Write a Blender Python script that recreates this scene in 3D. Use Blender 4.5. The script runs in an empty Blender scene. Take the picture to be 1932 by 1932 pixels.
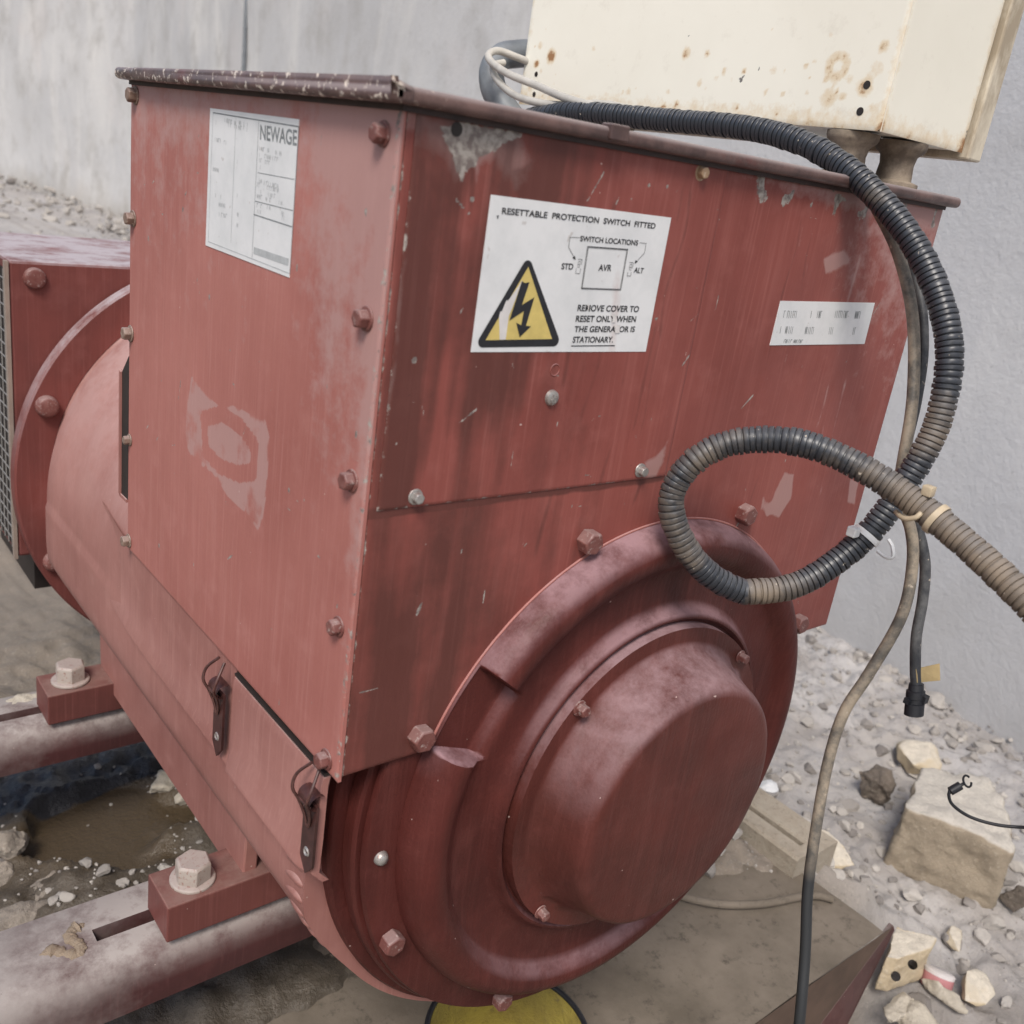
import bpy, bmesh, math, random
import numpy as np
from mathutils import Vector, Matrix
random.seed(7); rng = np.random.default_rng(11)
SC = bpy.context.scene
COL = SC.collection

# ------------------------------------------------------------------ camera, world, sun, exposure
CR = np.array([[0.774410976, -0.616554704, 0.141943432],
               [-0.106100036, -0.347731508, -0.931571565],
               [0.623723034, 0.706359041, -0.334703573]])
u_, s_, v_ = np.linalg.svd(CR); CR = u_ @ v_
CC = np.array([-0.227108419, -0.361962436, -0.01763154]); CF = 1806.62
cam = bpy.data.objects.new('camera', bpy.data.cameras.new('camera')); COL.objects.link(cam)
mw = Matrix.Identity(4)
for i in range(3):
    mw[i][0] = CR[0, i]; mw[i][1] = -CR[1, i]; mw[i][2] = -CR[2, i]; mw[i][3] = CC[i]
cam.matrix_world = mw
cam.data.sensor_width = 36; cam.data.lens = 36 * CF / 1932
cam.data.clip_start = .02; cam.data.clip_end = 200
cam.data.dof.use_dof = True; cam.data.dof.focus_distance = .66; cam.data.dof.aperture_fstop = 13
SC.camera = cam
W = bpy.data.worlds.new('World'); SC.world = W; W.use_nodes = True
wn = W.node_tree.nodes; sky = wn.new('ShaderNodeTexSky'); sky.sky_type = 'NISHITA'; sky.sun_disc = False
SUN = Vector((-.48, -.40, .78)).normalized()
sky.sun_elevation = math.asin(SUN.z); sky.sun_rotation = math.atan2(SUN.x, SUN.y)
sky.air_density = 1.0; sky.dust_density = 3.0
W.node_tree.links.new(sky.outputs[0], wn['Background'].inputs[0]); wn['Background'].inputs[1].default_value = .105
sl = bpy.data.lights.new('sun', 'SUN'); sl.energy = 2.0; sl.angle = math.radians(18); sl.color = (1, .95, .88)
so = bpy.data.objects.new('sun', sl); COL.objects.link(so); so.rotation_euler = SUN.to_track_quat('Z', 'Y').to_euler()
SC.view_settings.view_transform = 'Standard'; SC.view_settings.look = 'None'
SC.view_settings.exposure = 0.45; SC.view_settings.gamma = 1

# ------------------------------------------------------------------ measuring helpers (sight line of the reference view met with a real plane)
def ray(u, v): return np.array([(u - 966) / CF, (v - 966) / CF, 1.]) @ CR
def onx(u, v, x): d = ray(u, v); return CC + d * ((x - CC[0]) / d[0])
def ony(u, v, y): d = ray(u, v); return CC + d * ((y - CC[1]) / d[1])
def onz(u, v, z): d = ray(u, v); return CC + d * ((z - CC[2]) / d[2])
def ond(u, v, dep): return CC + ray(u, v) * dep

# ------------------------------------------------------------------ noise
def _h(i, s):
    n = (i[..., 0] * 374761393 + i[..., 1] * 668265263 + i[..., 2] * 1274126177 + s * 974634777) & 0xffffffff
    n = ((n ^ (n >> 13)) * 1103515245) & 0xffffffff
    n = ((n ^ (n >> 16)) * 2246822519) & 0xffffffff
    return ((n ^ (n >> 15)) & 0xffff) / 65535.
def vnoise(p, s=0):
    p = np.asarray(p, float); i = np.floor(p).astype(np.int64); f = p - i; f = f * f * (3 - 2 * f); r = 0
    for a in (0, 1):
        for b in (0, 1):
            for c in (0, 1):
                w = (f[..., 0] if a else 1 - f[..., 0]) * (f[..., 1] if b else 1 - f[..., 1]) * (f[..., 2] if c else 1 - f[..., 2])
                r = r + w * _h(i + np.array([a, b, c]), s)
    return r * 2 - 1
def fbm(p, o=4, s=0, g=.5):
    p = np.asarray(p, float); r = 0; a = 1
    for k in range(o): r = r + a * vnoise(p, s + k); p = p * 2.03 + 7.1; a *= g
    return r
def sstep(a, b, x): t = np.clip((x - a) / (b - a), 0, 1); return t * t * (3 - 2 * t)
def seg_dist(P, poly, closed=True):
    P = np.asarray(P, float); poly = np.asarray(poly, float); d = np.full(len(P), 9.); ins = np.zeros(len(P), bool)
    n = len(poly)
    for k in range(n if closed else n - 1):
        a = poly[k]; b = poly[(k + 1) % n]; ab = b - a
        t = np.clip(((P - a) @ ab) / (ab @ ab + 1e-12), 0, 1)
        d = np.minimum(d, np.hypot(*(P - a - t[:, None] * ab).T))
        if closed:
            c = (a[1] > P[:, 1]) != (b[1] > P[:, 1])
            xi = (b[0] - a[0]) * (P[:, 1] - a[1]) / (b[1] - a[1] + 1e-12) + a[0]
            ins ^= c & (P[:, 0] < xi)
    return np.where(ins, -d, d) if closed else d

# ------------------------------------------------------------------ object helpers
def tag(o, label=None, cat=None, group=None, kind=None):
    if label: o['label'] = label
    if cat: o['category'] = cat
    if group: o['group'] = group
    if kind: o['kind'] = kind
    return o
def thing(name, loc, label, cat, group=None):
    o = bpy.data.objects.new(name, None); COL.objects.link(o); o.empty_display_size = .02
    o.location = loc; return tag(o, label, cat, group)
def adopt(o, parent):
    if parent is not None:
        o.parent = parent
        m = Matrix.Identity(4); p = parent
        while p is not None:
            m = p.matrix_parent_inverse @ p.matrix_basis @ m if False else m; p = p.parent
        o.matrix_parent_inverse = world(parent).inverted()
    return o
def world(o):
    m = o.matrix_basis.copy()
    if o.parent is not None: m = world(o.parent) @ o.matrix_parent_inverse @ m
    return m
class MB:
    def __init__(s): s.v = []; s.f = []; s.att = {}
    def add(s, v, f):
        k = len(s.v); s.v += [tuple(map(float, p)) for p in v]; s.f += [tuple(i + k for i in q) for q in f]; return k
    def box(s, a, b):
        x0, y0, z0 = a; x1, y1, z1 = b
        s.add([(x0,y0,z0),(x1,y0,z0),(x1,y1,z0),(x0,y1,z0),(x0,y0,z1),(x1,y0,z1),(x1,y1,z1),(x0,y1,z1)],
              [(0,3,2,1),(4,5,6,7),(0,1,5,4),(1,2,6,5),(2,3,7,6),(3,0,4,7)])
    def prism(s, poly, O, U, V, N, h):
        O, U, V, N = map(np.array, (O, U, V, N)); n = len(poly)
        b = [O + U * p[0] + V * p[1] for p in poly]; t = [q + N * h for q in b]
        s.add(b + t, [tuple(range(n))[::-1], tuple(range(n, 2 * n))] + [(i, (i + 1) % n, n + (i + 1) % n, n + i) for i in range(n)])
    def tube(s, pts, r, seg=10, cap=True):
        pts = np.array(pts, float); n = len(pts); r = np.broadcast_to(np.asarray(r, float), (n,))
        T = np.gradient(pts, axis=0); T /= np.linalg.norm(T, axis=1)[:, None] + 1e-12
        ref = np.array([0, 0, 1.]) if abs(T[0][2]) < .9 else np.array([1., 0, 0])
        A = ref - T[0] * (ref @ T[0]); A /= np.linalg.norm(A); vs = []
        for i in range(n):
            A = A - T[i] * (A @ T[i]); A /= np.linalg.norm(A); B = np.cross(T[i], A)
            for k in range(seg):
                a = 2 * math.pi * k / seg; vs.append(pts[i] + r[i] * (math.cos(a) * A + math.sin(a) * B))
        fs = [(i*seg+k, i*seg+(k+1)%seg, (i+1)*seg+(k+1)%seg, (i+1)*seg+k) for i in range(n-1) for k in range(seg)]
        if cap: fs += [tuple(range(seg))[::-1], tuple((n-1)*seg+k for k in range(seg))]
        return s.add(vs, fs)
    def lathe(s, prof, O, A, seg=64, a0=0, a1=2*math.pi):
        """prof: (radius, distance along axis A)"""
        O = np.array(O, float); A = np.array(A, float); A /= np.linalg.norm(A)
        X = np.cross(A, [0, 0, 1.]) if abs(A[2]) < .9 else np.array([1., 0, 0]); X /= np.linalg.norm(X); Y = np.cross(A, X)
        full = abs(a1 - a0 - 2 * math.pi) < 1e-6; m = seg if full else seg + 1; n = len(prof); vs = []
        for k in range(m):
            a = a0 + (a1 - a0) * k / seg
            for (r, h) in prof: vs.append(O + A * h + r * (math.cos(a) * X + math.sin(a) * Y))
        fs = []
        for k in range(seg):
            for j in range(n - 1):
                a = k * n + j; b = ((k + 1) % m) * n + j; fs.append((a, b, b + 1, a + 1))
        s.add(vs, fs)
    def build(s, name, mat, parent=None, smooth=None, bevel=0, seg=2):
        me = bpy.data.meshes.new(name); me.from_pydata(s.v, [], s.f); me.validate()
        for k, a in s.att.items():
            if len(a) == len(me.vertices): me.attributes.new(k, 'FLOAT', 'POINT').data.foreach_set('value', np.asarray(a, np.float32))
        return finish(name, me, mat, parent, smooth, bevel, seg)
def finish(name, me, mat, parent=None, smooth=None, bevel=0, seg=2, normals=True):
    bm = bmesh.new(); bm.from_mesh(me)
    if normals:
        bmesh.ops.remove_doubles(bm, verts=bm.verts, dist=1e-6); bmesh.ops.recalc_face_normals(bm, faces=bm.faces)
    if bevel:
        es = [e for e in bm.edges if len(e.link_faces) == 2 and e.calc_face_angle(0) > .5]
        bmesh.ops.bevel(bm, geom=es, offset=bevel, segments=seg, affect='EDGES', profile=.5)
    bm.to_mesh(me); bm.free()
    if smooth is not None:
        me.polygons.foreach_set('use_smooth', [True] * len(me.polygons))
        me.set_sharp_from_angle(angle=math.radians(smooth))
    if mat: me.materials.append(mat)
    o = bpy.data.objects.new(name, me); COL.objects.link(o)
    return adopt(o, parent)
def put(me, name, M, parent):
    o = bpy.data.objects.new(name, me); COL.objects.link(o); o.matrix_basis = M; return adopt(o, parent)
def spline(pts, n=200):
    P = np.array(pts, float); m = len(P); P = np.vstack([2 * P[0] - P[1], P, 2 * P[-1] - P[-2]]); out = []
    for t in np.linspace(0, m - 1 - 1e-9, n * 4):
        i = int(t); f = t - i; a, b, c, d = P[i:i + 4]
        out.append(.5 * (2*b + (c-a)*f + (2*a-5*b+4*c-d)*f*f + (3*b-a-3*c+d)*f**3))
    out = np.array(out); L = np.r_[0, np.cumsum(np.linalg.norm(np.diff(out[:, :3], axis=0), axis=1))]
    q = np.linspace(0, L[-1], n); return np.stack([np.interp(q, L, out[:, k]) for k in range(out.shape[1])], 1)
def text_into(mb, txt, bl, br, tl, off):
    """lettering laid on the plane through three measured corners of the line of text"""
    cu = bpy.data.curves.new('t', 'FONT'); cu.body = txt; cu.size = 1; cu.offset = .02
    ob = bpy.data.objects.new('t', cu); COL.objects.link(ob)
    dg = bpy.context.evaluated_depsgraph_get(); me = bpy.data.meshes.new_from_object(ob.evaluated_get(dg))
    bpy.data.objects.remove(ob); V = np.array([v.co[:2] for v in me.vertices]); cap = V[:, 1].max() if txt.isupper() else .7
    x0, x1 = V[:, 0].min(), V[:, 0].max(); bl, br, tl, off = map(np.array, (bl, br, tl, off))
    P = [bl + (br - bl) * ((x - x0) / (x1 - x0)) + (tl - bl) * (y / cap) + off for x, y in V]
    mb.add(P, [tuple(p.vertices) for p in me.polygons])
def line_into(mb, pts, w, N, closed=False):
    pts = [np.array(p, float) for p in pts]; N = np.array(N, float); n = len(pts)
    for i in range(n if closed else n - 1):
        a, b = pts[i], pts[(i + 1) % n]; d = (b - a) / (np.linalg.norm(b - a) + 1e-12); s = np.cross(N, d) * w / 2
        a = a - d * w * .4; b = b + d * w * .4; e = N * 1e-5 * (i % 2)
        mb.add([a - s + e, b - s + e, b + s + e, a + s + e], [(0, 1, 2, 3)])

# ------------------------------------------------------------------ materials
class NT:
    def __init__(s, name, rough=.5, metal=0.):
        s.m = bpy.data.materials.new(name); s.m.use_nodes = True; s.t = s.m.node_tree; s.b = s.t.nodes['Principled BSDF']
        s.b.inputs['Roughness'].default_value = rough; s.b.inputs['Metallic'].default_value = metal
        s.co = s.t.nodes.new('ShaderNodeTexCoord').outputs['Object']
    def n(s, t, **k):
        x = s.t.nodes.new('ShaderNode' + t)
        for a, b in k.items(): setattr(x, a, b)
        return x
    def l(s, a, b): s.t.links.new(a, b)
    def noise(s, scale, detail=4, rough=.55, vec=None, stretch=None, off=None, dist=0.):
        x = s.n('TexNoise'); x.inputs['Scale'].default_value = scale; x.inputs['Detail'].default_value = detail
        x.inputs['Roughness'].default_value = rough; x.inputs['Distortion'].default_value = dist
        v = vec or s.co
        if stretch or off:
            mp = s.n('Mapping'); s.l(v, mp.inputs[0])
            if stretch: mp.inputs['Scale'].default_value = stretch
            if off: mp.inputs['Location'].default_value = off
            v = mp.outputs[0]
        s.l(v, x.inputs['Vector']); return x.outputs['Fac']
    def ramp(s, f, a, b, lo=0., hi=1.):
        x = s.n('MapRange'); x.inputs[1].default_value = a; x.inputs[2].default_value = b; x.inputs[3].default_value = lo; x.inputs[4].default_value = hi
        s.l(f, x.inputs[0]); return x.outputs[0]
    def math(s, op, a, b=0.):
        x = s.n('Math', operation=op)
        for i, q in enumerate((a, b)):
            if isinstance(q, (int, float)): x.inputs[i].default_value = q
            else: s.l(q, x.inputs[i])
        return x.outputs[0]
    def mix(s, f, a, b):
        x = s.n('Mix', data_type='RGBA')
        for i, q in ((0, f), (6, a), (7, b)):
            if isinstance(q, (int, float)): x.inputs[i].default_value = q
            elif isinstance(q, tuple): x.inputs[i].default_value = (*q, 1)
            else: s.l(q, x.inputs[i])
        return x.outputs[2]
    def attr(s, name): return s.n('Attribute', attribute_name=name).outputs['Fac']
    def upness(s, a=.3, b=.95):
        g = s.n('NewGeometry'); x = s.n('SeparateXYZ'); s.l(g.outputs['Normal'], x.inputs[0]); return s.ramp(x.outputs[2], a, b)
    def color(s, c): s.l(c, s.b.inputs['Base Color']) if not isinstance(c, tuple) else setattr(s.b.inputs['Base Color'], 'default_value', (*c, 1)); return s
    def rough(s, c): s.l(c, s.b.inputs['Roughness']); return s
    def bump(s, f, strength=.2, dist=.001):
        x = s.n('Bump'); x.inputs['Strength'].default_value = strength; x.inputs['Distance'].default_value = dist
        s.l(f, x.inputs['Height']); s.l(x.outputs[0], s.b.inputs['Normal']); return s

def red_paint(name, base=(.205, .062, .050), dark=(.115, .034, .028), light=(.30, .115, .095), dust=.55, streak=.5, dustcol=(.40, .31, .32), rough0=.36, spec=.38, grain=.12, up0=.05, dirtx=None, brush=1.):
    t = NT(name)
    n1 = t.noise(7, 6, .6); n2 = t.noise(38, 4, .6); st = t.noise(1, 6, .66, stretch=(90, 90, 6), dist=.5); st3 = t.noise(1, 3, .6, stretch=(430, 430, 9), dist=.3); st2 = t.noise(1, 5, .6, stretch=(17, 17, 3.2), off=(3, 1, 2), dist=.7)
    c = t.mix(t.ramp(n1, .35, .68), base, dark)
    c = t.mix(t.math('MULTIPLY', t.ramp(st2, .5, .72), streak), c, dark)
    c = t.mix(t.math('MULTIPLY', t.ramp(st, .52, .75), streak * .75), c, light)
    c = t.mix(t.math('MULTIPLY', t.ramp(n2, .55, .8), .35), c, light)
    c = t.mix(t.math('MULTIPLY', t.ramp(st3, .55, .72), .30 * brush), c, light); c = t.mix(t.math('MULTIPLY', t.ramp(st3, .45, .28), .30 * brush), c, dark)
    up = t.math('MULTIPLY', t.upness(up0, .95), t.ramp(t.noise(26, 9, .74), .30, .56))
    c = t.mix(t.math('MULTIPLY', up, dust), c, dustcol)  # dust on upper faces; its lilac tone also paints in sky highlights
    if dirtx:
        x = t.n('SeparateXYZ'); t.l(t.co, x.inputs[0])
        k = t.ramp(t.math('ADD', x.outputs[0], t.math('MULTIPLY', t.math('SUBTRACT', t.noise(14, 5, .7), .5), .22)), dirtx[0], dirtx[1])
        c = t.mix(t.math('MULTIPLY', k, t.ramp(t.noise(40, 5, .7), .25, .6, .35, .9)), c, tuple(q * .8 for q in dustcol))
    f = t.noise(170, 6, .7)
    hz = t.ramp(t.math('ADD', t.attr('haze_light'), t.math('MULTIPLY', t.math('SUBTRACT', t.noise(60, 5, .7), .5), .9)), .38, .62)
    c = t.mix(t.math('MULTIPLY', hz, .62), c, (.43, .285, .27))
    sn = t.ramp(t.math('ADD', t.attr('stain'), t.math('MULTIPLY', t.math('SUBTRACT', t.noise(30, 5, .7), .5), .7)), .3, .8)
    c = t.mix(t.math('MULTIPLY', sn, .72), c, (.070, .028, .023))
    br = t.ramp(t.math('ADD', t.attr('bare'), t.math('MULTIPLY', t.math('SUBTRACT', f, .5), 1.3)), .45, .55)
    c = t.mix(br, c, t.mix(t.ramp(t.noise(240, 3), .4, .6), (.36, .33, .30), (.17, .14, .13)))
    sp = t.ramp(t.noise(260, 1, .3, off=(5, 5, 5)), .825, .84)
    dk_ = t.ramp(t.noise(150, 4, .75, off=(8, 1, 3)), .69, .74); c = t.mix(t.math('MULTIPLY', dk_, .45), c, (.045, .022, .019))
    c = t.mix(t.math('MULTIPLY', sp, .8), c, (.55, .42, .38))
    t.color(c); t.b.inputs['Specular IOR Level'].default_value = spec
    t.rough(t.ramp(t.math('ADD', t.noise(24, 5, .6), t.math('MULTIPLY', up, .4)), .3, .8, rough0, rough0 + .3))
    t.bump(t.math('ADD', t.math('ADD', t.math('MULTIPLY', st, .5), st3), t.math('ADD', t.noise(420, 2), t.math('MULTIPLY', br, -1.5))), grain, .0006)
    return t.m
M = {}
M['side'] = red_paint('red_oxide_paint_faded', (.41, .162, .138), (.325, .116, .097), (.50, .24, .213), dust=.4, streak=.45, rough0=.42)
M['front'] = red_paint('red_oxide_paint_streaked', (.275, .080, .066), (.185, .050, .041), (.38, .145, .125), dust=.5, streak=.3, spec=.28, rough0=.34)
M['cast'] = red_paint('red_oxide_casting', (.125, .031, .024), (.060, .018, .0145), (.17, .055, .047), dust=.8, streak=.5, dustcol=(.34, .225, .24), rough0=.38, grain=.45, up0=.15, spec=.28, brush=.6)
M['cast_shaded'] = red_paint('red_oxide_casting_shaded', (.096, .0225, .0185), (.042, .0115, .0100), (.16, .05, .043), dust=.85, streak=.45, dustcol=(.36, .225, .245), rough0=.40, grain=.45, up0=.25, spec=.22, brush=.6)  # darker copy of the casting paint, dim light low down put into colour
M['body'] = red_paint('red_oxide_body', (.355, .165, .142), (.26, .108, .092), (.46, .24, .21), dust=.8, streak=.3, dustcol=(.48, .33, .31), rough0=.42)
M['house'] = red_paint('red_oxide_housing', (.185, .050, .042), (.11, .034, .03), (.26, .10, .09), dust=.95, streak=.4, dustcol=(.43, .39, .415), rough0=.5)
M['rail'] = red_paint('red_oxide_rail_dusty', (.085, .026, .026), (.05, .018, .018), (.14, .055, .052), dust=1.1, streak=.1, dustcol=(.37, .335, .315), rough0=.5, dirtx=(-.01, -.13))

M['pad'] = red_paint('red_oxide_pad', (.17, .055, .047), (.10, .034, .03), (.26, .10, .09), dust=.4, streak=.2, dustcol=(.30, .22, .19), rough0=.45)
t = NT('lid_worn_paint', .45)
c = t.mix(t.ramp(t.noise(45, 6, .7), .4, .66), (.075, .045, .042), (.15, .09, .08))
c = t.mix(t.ramp(t.noise(25, 5, .7, off=(2, 0, 0)), .58, .7), c, (.12, .035, .03))
c = t.mix(t.math('MULTIPLY', t.upness(.2, .9), .75), c, (.30, .25, .245))
lx = t.n('SeparateXYZ'); t.l(t.co, lx.inputs[0])
chip = t.math('ADD', t.math('ADD', t.noise(190, 5, .75), t.ramp(lx.outputs[0], -.004, .03, .075, -.06)), t.ramp(lx.outputs[2], .0055, .0010, 0., .016))
c = t.mix(t.ramp(chip, .655, .675), c, (.62, .54, .47)); t.color(c)
t.rough(t.ramp(t.noise(60, 4), .3, .7, .32, .6)); t.bump(t.math('ADD', t.noise(200, 5, .7), t.ramp(chip, .62, .64)), .35, .0008); M['lid'] = t.m

def bolt_mat(name, a, b, c2, metal=.0, rough=.5):
    t = NT(name, rough, metal); oi = t.n('ObjectInfo'); v = t.n('VectorMath', operation='ADD'); t.l(t.co, v.inputs[0]); t.l(oi.outputs['Random'], v.inputs[1])
    c = t.mix(t.math('MULTIPLY', t.ramp(t.noise(150, 5, .7, vec=v.outputs[0]), .38, .62), t.ramp(oi.outputs['Random'], 0., 1., .3, 1.)), a, b)
    c = t.mix(t.ramp(t.noise(330, 4, .7, vec=v.outputs[0], off=(4, 2, 1)), .56, .68), c, c2)
    c = t.mix(t.math('MULTIPLY', t.upness(.3, .95), .42), c, (.36, .29, .28))
    t.color(c); t.bump(t.noise(500, 4, .7, vec=v.outputs[0]), .4, .0005); return t.m
M['bolt'] = bolt_mat('painted_bolt', (.14, .045, .038), (.21, .088, .076), (.36, .28, .26))
M['bolt_brown'] = bolt_mat('rusty_bolt', (.16, .10, .075), (.27, .20, .16), (.42, .36, .31))
M['bolt_zinc'] = bolt_mat('zinc_bolt', (.42, .41, .39), (.30, .27, .25), (.20, .12, .10), .55, .38)
M['bolt_ochre'] = bolt_mat('ochre_bolt', (.38, .26, .16), (.27, .17, .10), (.5, .4, .3))
M['bolt_grey'] = bolt_mat('grey_dusty_bolt', (.40, .35, .31), (.31, .26, .23), (.24, .12, .10))

t = NT('label_white', .42); c = t.mix(t.ramp(t.noise(30, 5, .7), .4, .75), (.72, .73, .74), (.60, .62, .63))
c = t.mix(t.math('MULTIPLY', t.ramp(t.math('ADD', t.attr('stain'), t.math('MULTIPLY', t.math('SUBTRACT', t.noise(120, 4, .7), .5), .8)), .3, .8), .5), c, (.55, .44, .42))
c = t.mix(t.math('MULTIPLY', t.ramp(t.noise(160, 2, .5, off=(1, 4, 2)), .70, .76), .5), c, (.38, .33, .30)); t.color(c); M['label'] = t.m
def flat(name, col, rough=.5, var=.12, scale=40, metal=0, bump=0.):
    t = NT(name, rough, metal); d = tuple(x * (1 - var * 2) for x in col)
    t.color(t.mix(t.ramp(t.noise(scale, 5, .65), .35, .7), col, d))
    if bump: t.bump(t.noise(scale * 4, 4, .7), bump, .002)
    return t.m
M['ink'] = flat('black_ink', (.018, .019, .024), .5, .2, 300)
M['fadeink'] = flat('faded_ink', (.26, .28, .29), .6, .25, 200)
M['ghostink'] = flat('ghost_ink', (.47, .49, .50), .6, .15, 200)
M['yellow'] = flat('sign_yellow', (.66, .52, .17), .5, .1, 90)
M['labelworn'] = flat('label_worn', (.68, .66, .65), .5, .08, 120)
M['dark'] = flat('dark_metal', (.025, .018, .016), .6, .2, 60)
M['brownwire'] = flat('brown_wire', (.10, .042, .036), .45, .3, 300)
M['latch'] = flat('latch_plate', (.075, .029, .026), .45, .3, 120)

t = NT('cabinet_cream', .45)
c = t.mix(t.ramp(t.noise(5, 5, .6), .4, .7), (.86, .835, .735), (.80, .77, .67))
c = t.mix(t.math('MULTIPLY', t.ramp(t.noise(55, 5, .7), .58, .75), .35), c, (.60, .55, .46))
ra = t.math('ADD', t.attr('rust'), t.math('MULTIPLY', t.math('SUBTRACT', t.noise(90, 6, .75), .5), 1.5))
c = t.mix(t.math('MULTIPLY', t.ramp(ra, .25, .75), .6), c, (.62, .44, .22)); c = t.mix(t.ramp(ra, .72, .95), c, (.33, .17, .075))
dk = t.ramp(t.math('ADD', t.attr('stain'), t.math('MULTIPLY', t.math('SUBTRACT', t.noise(140, 5, .75), .5), 1.6)), .55, .7)
c = t.mix(dk, c, (.16, .15, .14)); t.color(c); t.bump(t.noise(160, 4), .06, .001); M['cabinet'] = t.m
t = NT('door_edge_dusty', .6); t.color(t.mix(t.ramp(t.noise(40, 6, .7, stretch=(1, 1, .4)), .4, .6), (.62, .56, .45), (.36, .30, .22))); M['door'] = t.m
t = NT('mount_dusty', .7); t.color(t.mix(t.ramp(t.noise(50, 6, .7), .42, .68), (.12, .092, .068), (.30, .245, .185))); M['mount'] = t.m

t = NT('conduit_black', .42)
du = t.attr('dust'); g = t.n('NewGeometry'); 
dn = t.ramp(t.math('ADD', du, t.math('MULTIPLY', t.math('ADD', t.math('SUBTRACT', t.noise(75, 6, .7), .5), t.math('SUBTRACT', t.noise(22, 4, .6), .5)), .9)), .2, .85)
c = t.mix(t.math('MULTIPLY', dn, .85), (.026, .029, .036), (.27, .21, .15))
c = t.mix(t.math('MULTIPLY', t.upness(.1, .9), t.ramp(t.noise(30, 4, .6), .3, .7, .15, .42)), c, (.20, .21, .23))  # upper side tinted blue-grey: sky sheen painted on the hose
c = t.mix(t.ramp(t.noise(230, 3, .6), .70, .74), c, (.5, .44, .36)); t.color(c); t.rough(t.ramp(dn, 0, 1, .36, .8)); M['hose'] = t.m
def cable_mat(name, a, b, rough=.5, low=None):
    t = NT(name, rough); c = t.mix(t.ramp(t.noise(28, 6, .75), .42, .58), a, b); c = t.mix(t.ramp(t.noise(160, 4, .7), .64, .7), c, (.42, .36, .29))
    if low is not None:
        x = t.n('SeparateXYZ'); t.l(t.co, x.inputs[0]); c = t.mix(t.ramp(x.outputs[2], low, low + .03), (.022, .024, .026), c)
    t.color(c); t.bump(t.noise(300, 3), .2, .0004); return t.m
M['cable_tan'] = cable_mat('cable_tan', (.30, .25, .19), (.10, .092, .08), low=float(ond(1526, 1660, .623)[2])); M['cable_black'] = cable_mat('cable_black', (.028, .03, .035), (.10, .10, .10))
M['cable_mixed'] = cable_mat('cable_mixed', (.33, .30, .25), (.17, .15, .13)); M['cable_pale'] = flat('cable_pale', (.50, .48, .44), .5, .12, 60); M['conduit_grey'] = flat('conduit_grey', (.20, .22, .24), .5, .2, 40)
M['tie_white'] = flat('tie_white', (.75, .76, .76), .4, .05); M['tie_cream'] = flat('tie_cream', (.56, .46, .32), .5, .15, 100)

t = NT('cement_render', .85)
n1 = t.noise(.9, 6, .6); n2 = t.noise(4, 6, .65); n3 = t.noise(1, 6, .6, stretch=(2.6, 2.6, .9), dist=.6); n4 = t.noise(30, 5, .7)
c = t.mix(t.ramp(n1, .35, .68), (.57, .565, .56), (.47, .47, .475)); c = t.mix(t.ramp(n3, .48, .7), c, (.63, .62, .60))
c = t.mix(t.math('MULTIPLY', t.ramp(t.noise(1.6, 4, .5, off=(9, 2, 1)), .55, .75), .35), c, (.60, .53, .50))
c = t.mix(t.math('MULTIPLY', t.ramp(n2, .52, .74), .75), c, (.36, .345, .325)); c = t.mix(t.math('MULTIPLY', t.ramp(t.noise(2.3, 7, .72, off=(4, 4, 1)), .50, .70), .5), c, (.37, .36, .345)); c = t.mix(t.math('MULTIPLY', t.ramp(n4, .56, .78), .45), c, (.40, .39, .37))
c = t.mix(t.math('MULTIPLY', t.ramp(t.noise(95, 3, .6, off=(2, 7, 1)), .66, .74), .7), c, (.24, .23, .22))
wz = t.n('SeparateXYZ'); t.l(t.co, wz.inputs[0]); c = t.mix(t.math('MULTIPLY', t.ramp(t.math('ADD', wz.outputs[2], t.math('MULTIPLY', t.math('SUBTRACT', t.noise(3, 5, .6), .5), .5)), -.62, -.86), .65), c, (.34, .31, .27))
c = t.mix(t.math('MULTIPLY', t.ramp(wz.outputs[1], 3., .3), .45), c, t.mix(n2, (.42, .44, .49), (.54, .56, .60)))  # near end tinted blue: cool sky-lit shade painted into the wall colour
t.color(c); t.bump(t.math('ADD', t.math('MULTIPLY', n2, 2.), t.math('ADD', n4, t.noise(95, 4, .7))), .22, .010); M['wall'] = t.m

t = NT('dirt', .9)
wet = t.attr('wet'); n1 = t.noise(5, 6, .65); n2 = t.noise(60, 6, .7); n3 = t.noise(220, 4, .7); pale = t.attr('pale')
c = t.mix(t.ramp(n1, .35, .68), (.245, .205, .165), (.17, .145, .12)); c = t.mix(t.math('MULTIPLY', pale, .9), c, t.mix(t.ramp(n1, .4, .62), (.46, .445, .44), (.37, .36, .365)))
c = t.mix(t.math('MULTIPLY', t.ramp(n2, .54, .76), .75), c, (.15, .14, .128)); c = t.mix(t.math('MULTIPLY', t.ramp(n3, .56, .74), .6), c, (.42, .38, .33))
mu = t.attr('mud'); c = t.mix(t.math('MULTIPLY', mu, t.ramp(n2, .3, .7, .95, .6)), c, (.038, .028, .017))
c = t.mix(t.ramp(t.math('ADD', wet, t.math('MULTIPLY', t.math('SUBTRACT', n2, .5), .4)), .35, .7), c, (.075, .054, .032))
bl = t.ramp(t.math('ADD', t.attr('tar'), t.math('MULTIPLY', t.math('SUBTRACT', n2, .5), .6)), .4, .65); c = t.mix(bl, c, (.035, .036, .042)); t.color(c)
t.rough(t.ramp(t.math('MAXIMUM', t.math('MAXIMUM', wet, t.math('MULTIPLY', mu, .62)), t.math('MULTIPLY', bl, .8)), .3, .9, .92, .12)); t.bump(t.math('ADD', n2, t.math('MULTIPLY', n3, .6)), .55, .006); M['dirt'] = t.m
t = NT('pan_dust', .85); n1 = t.noise(8, 6, .65); n2 = t.noise(70, 6, .7)
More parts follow.
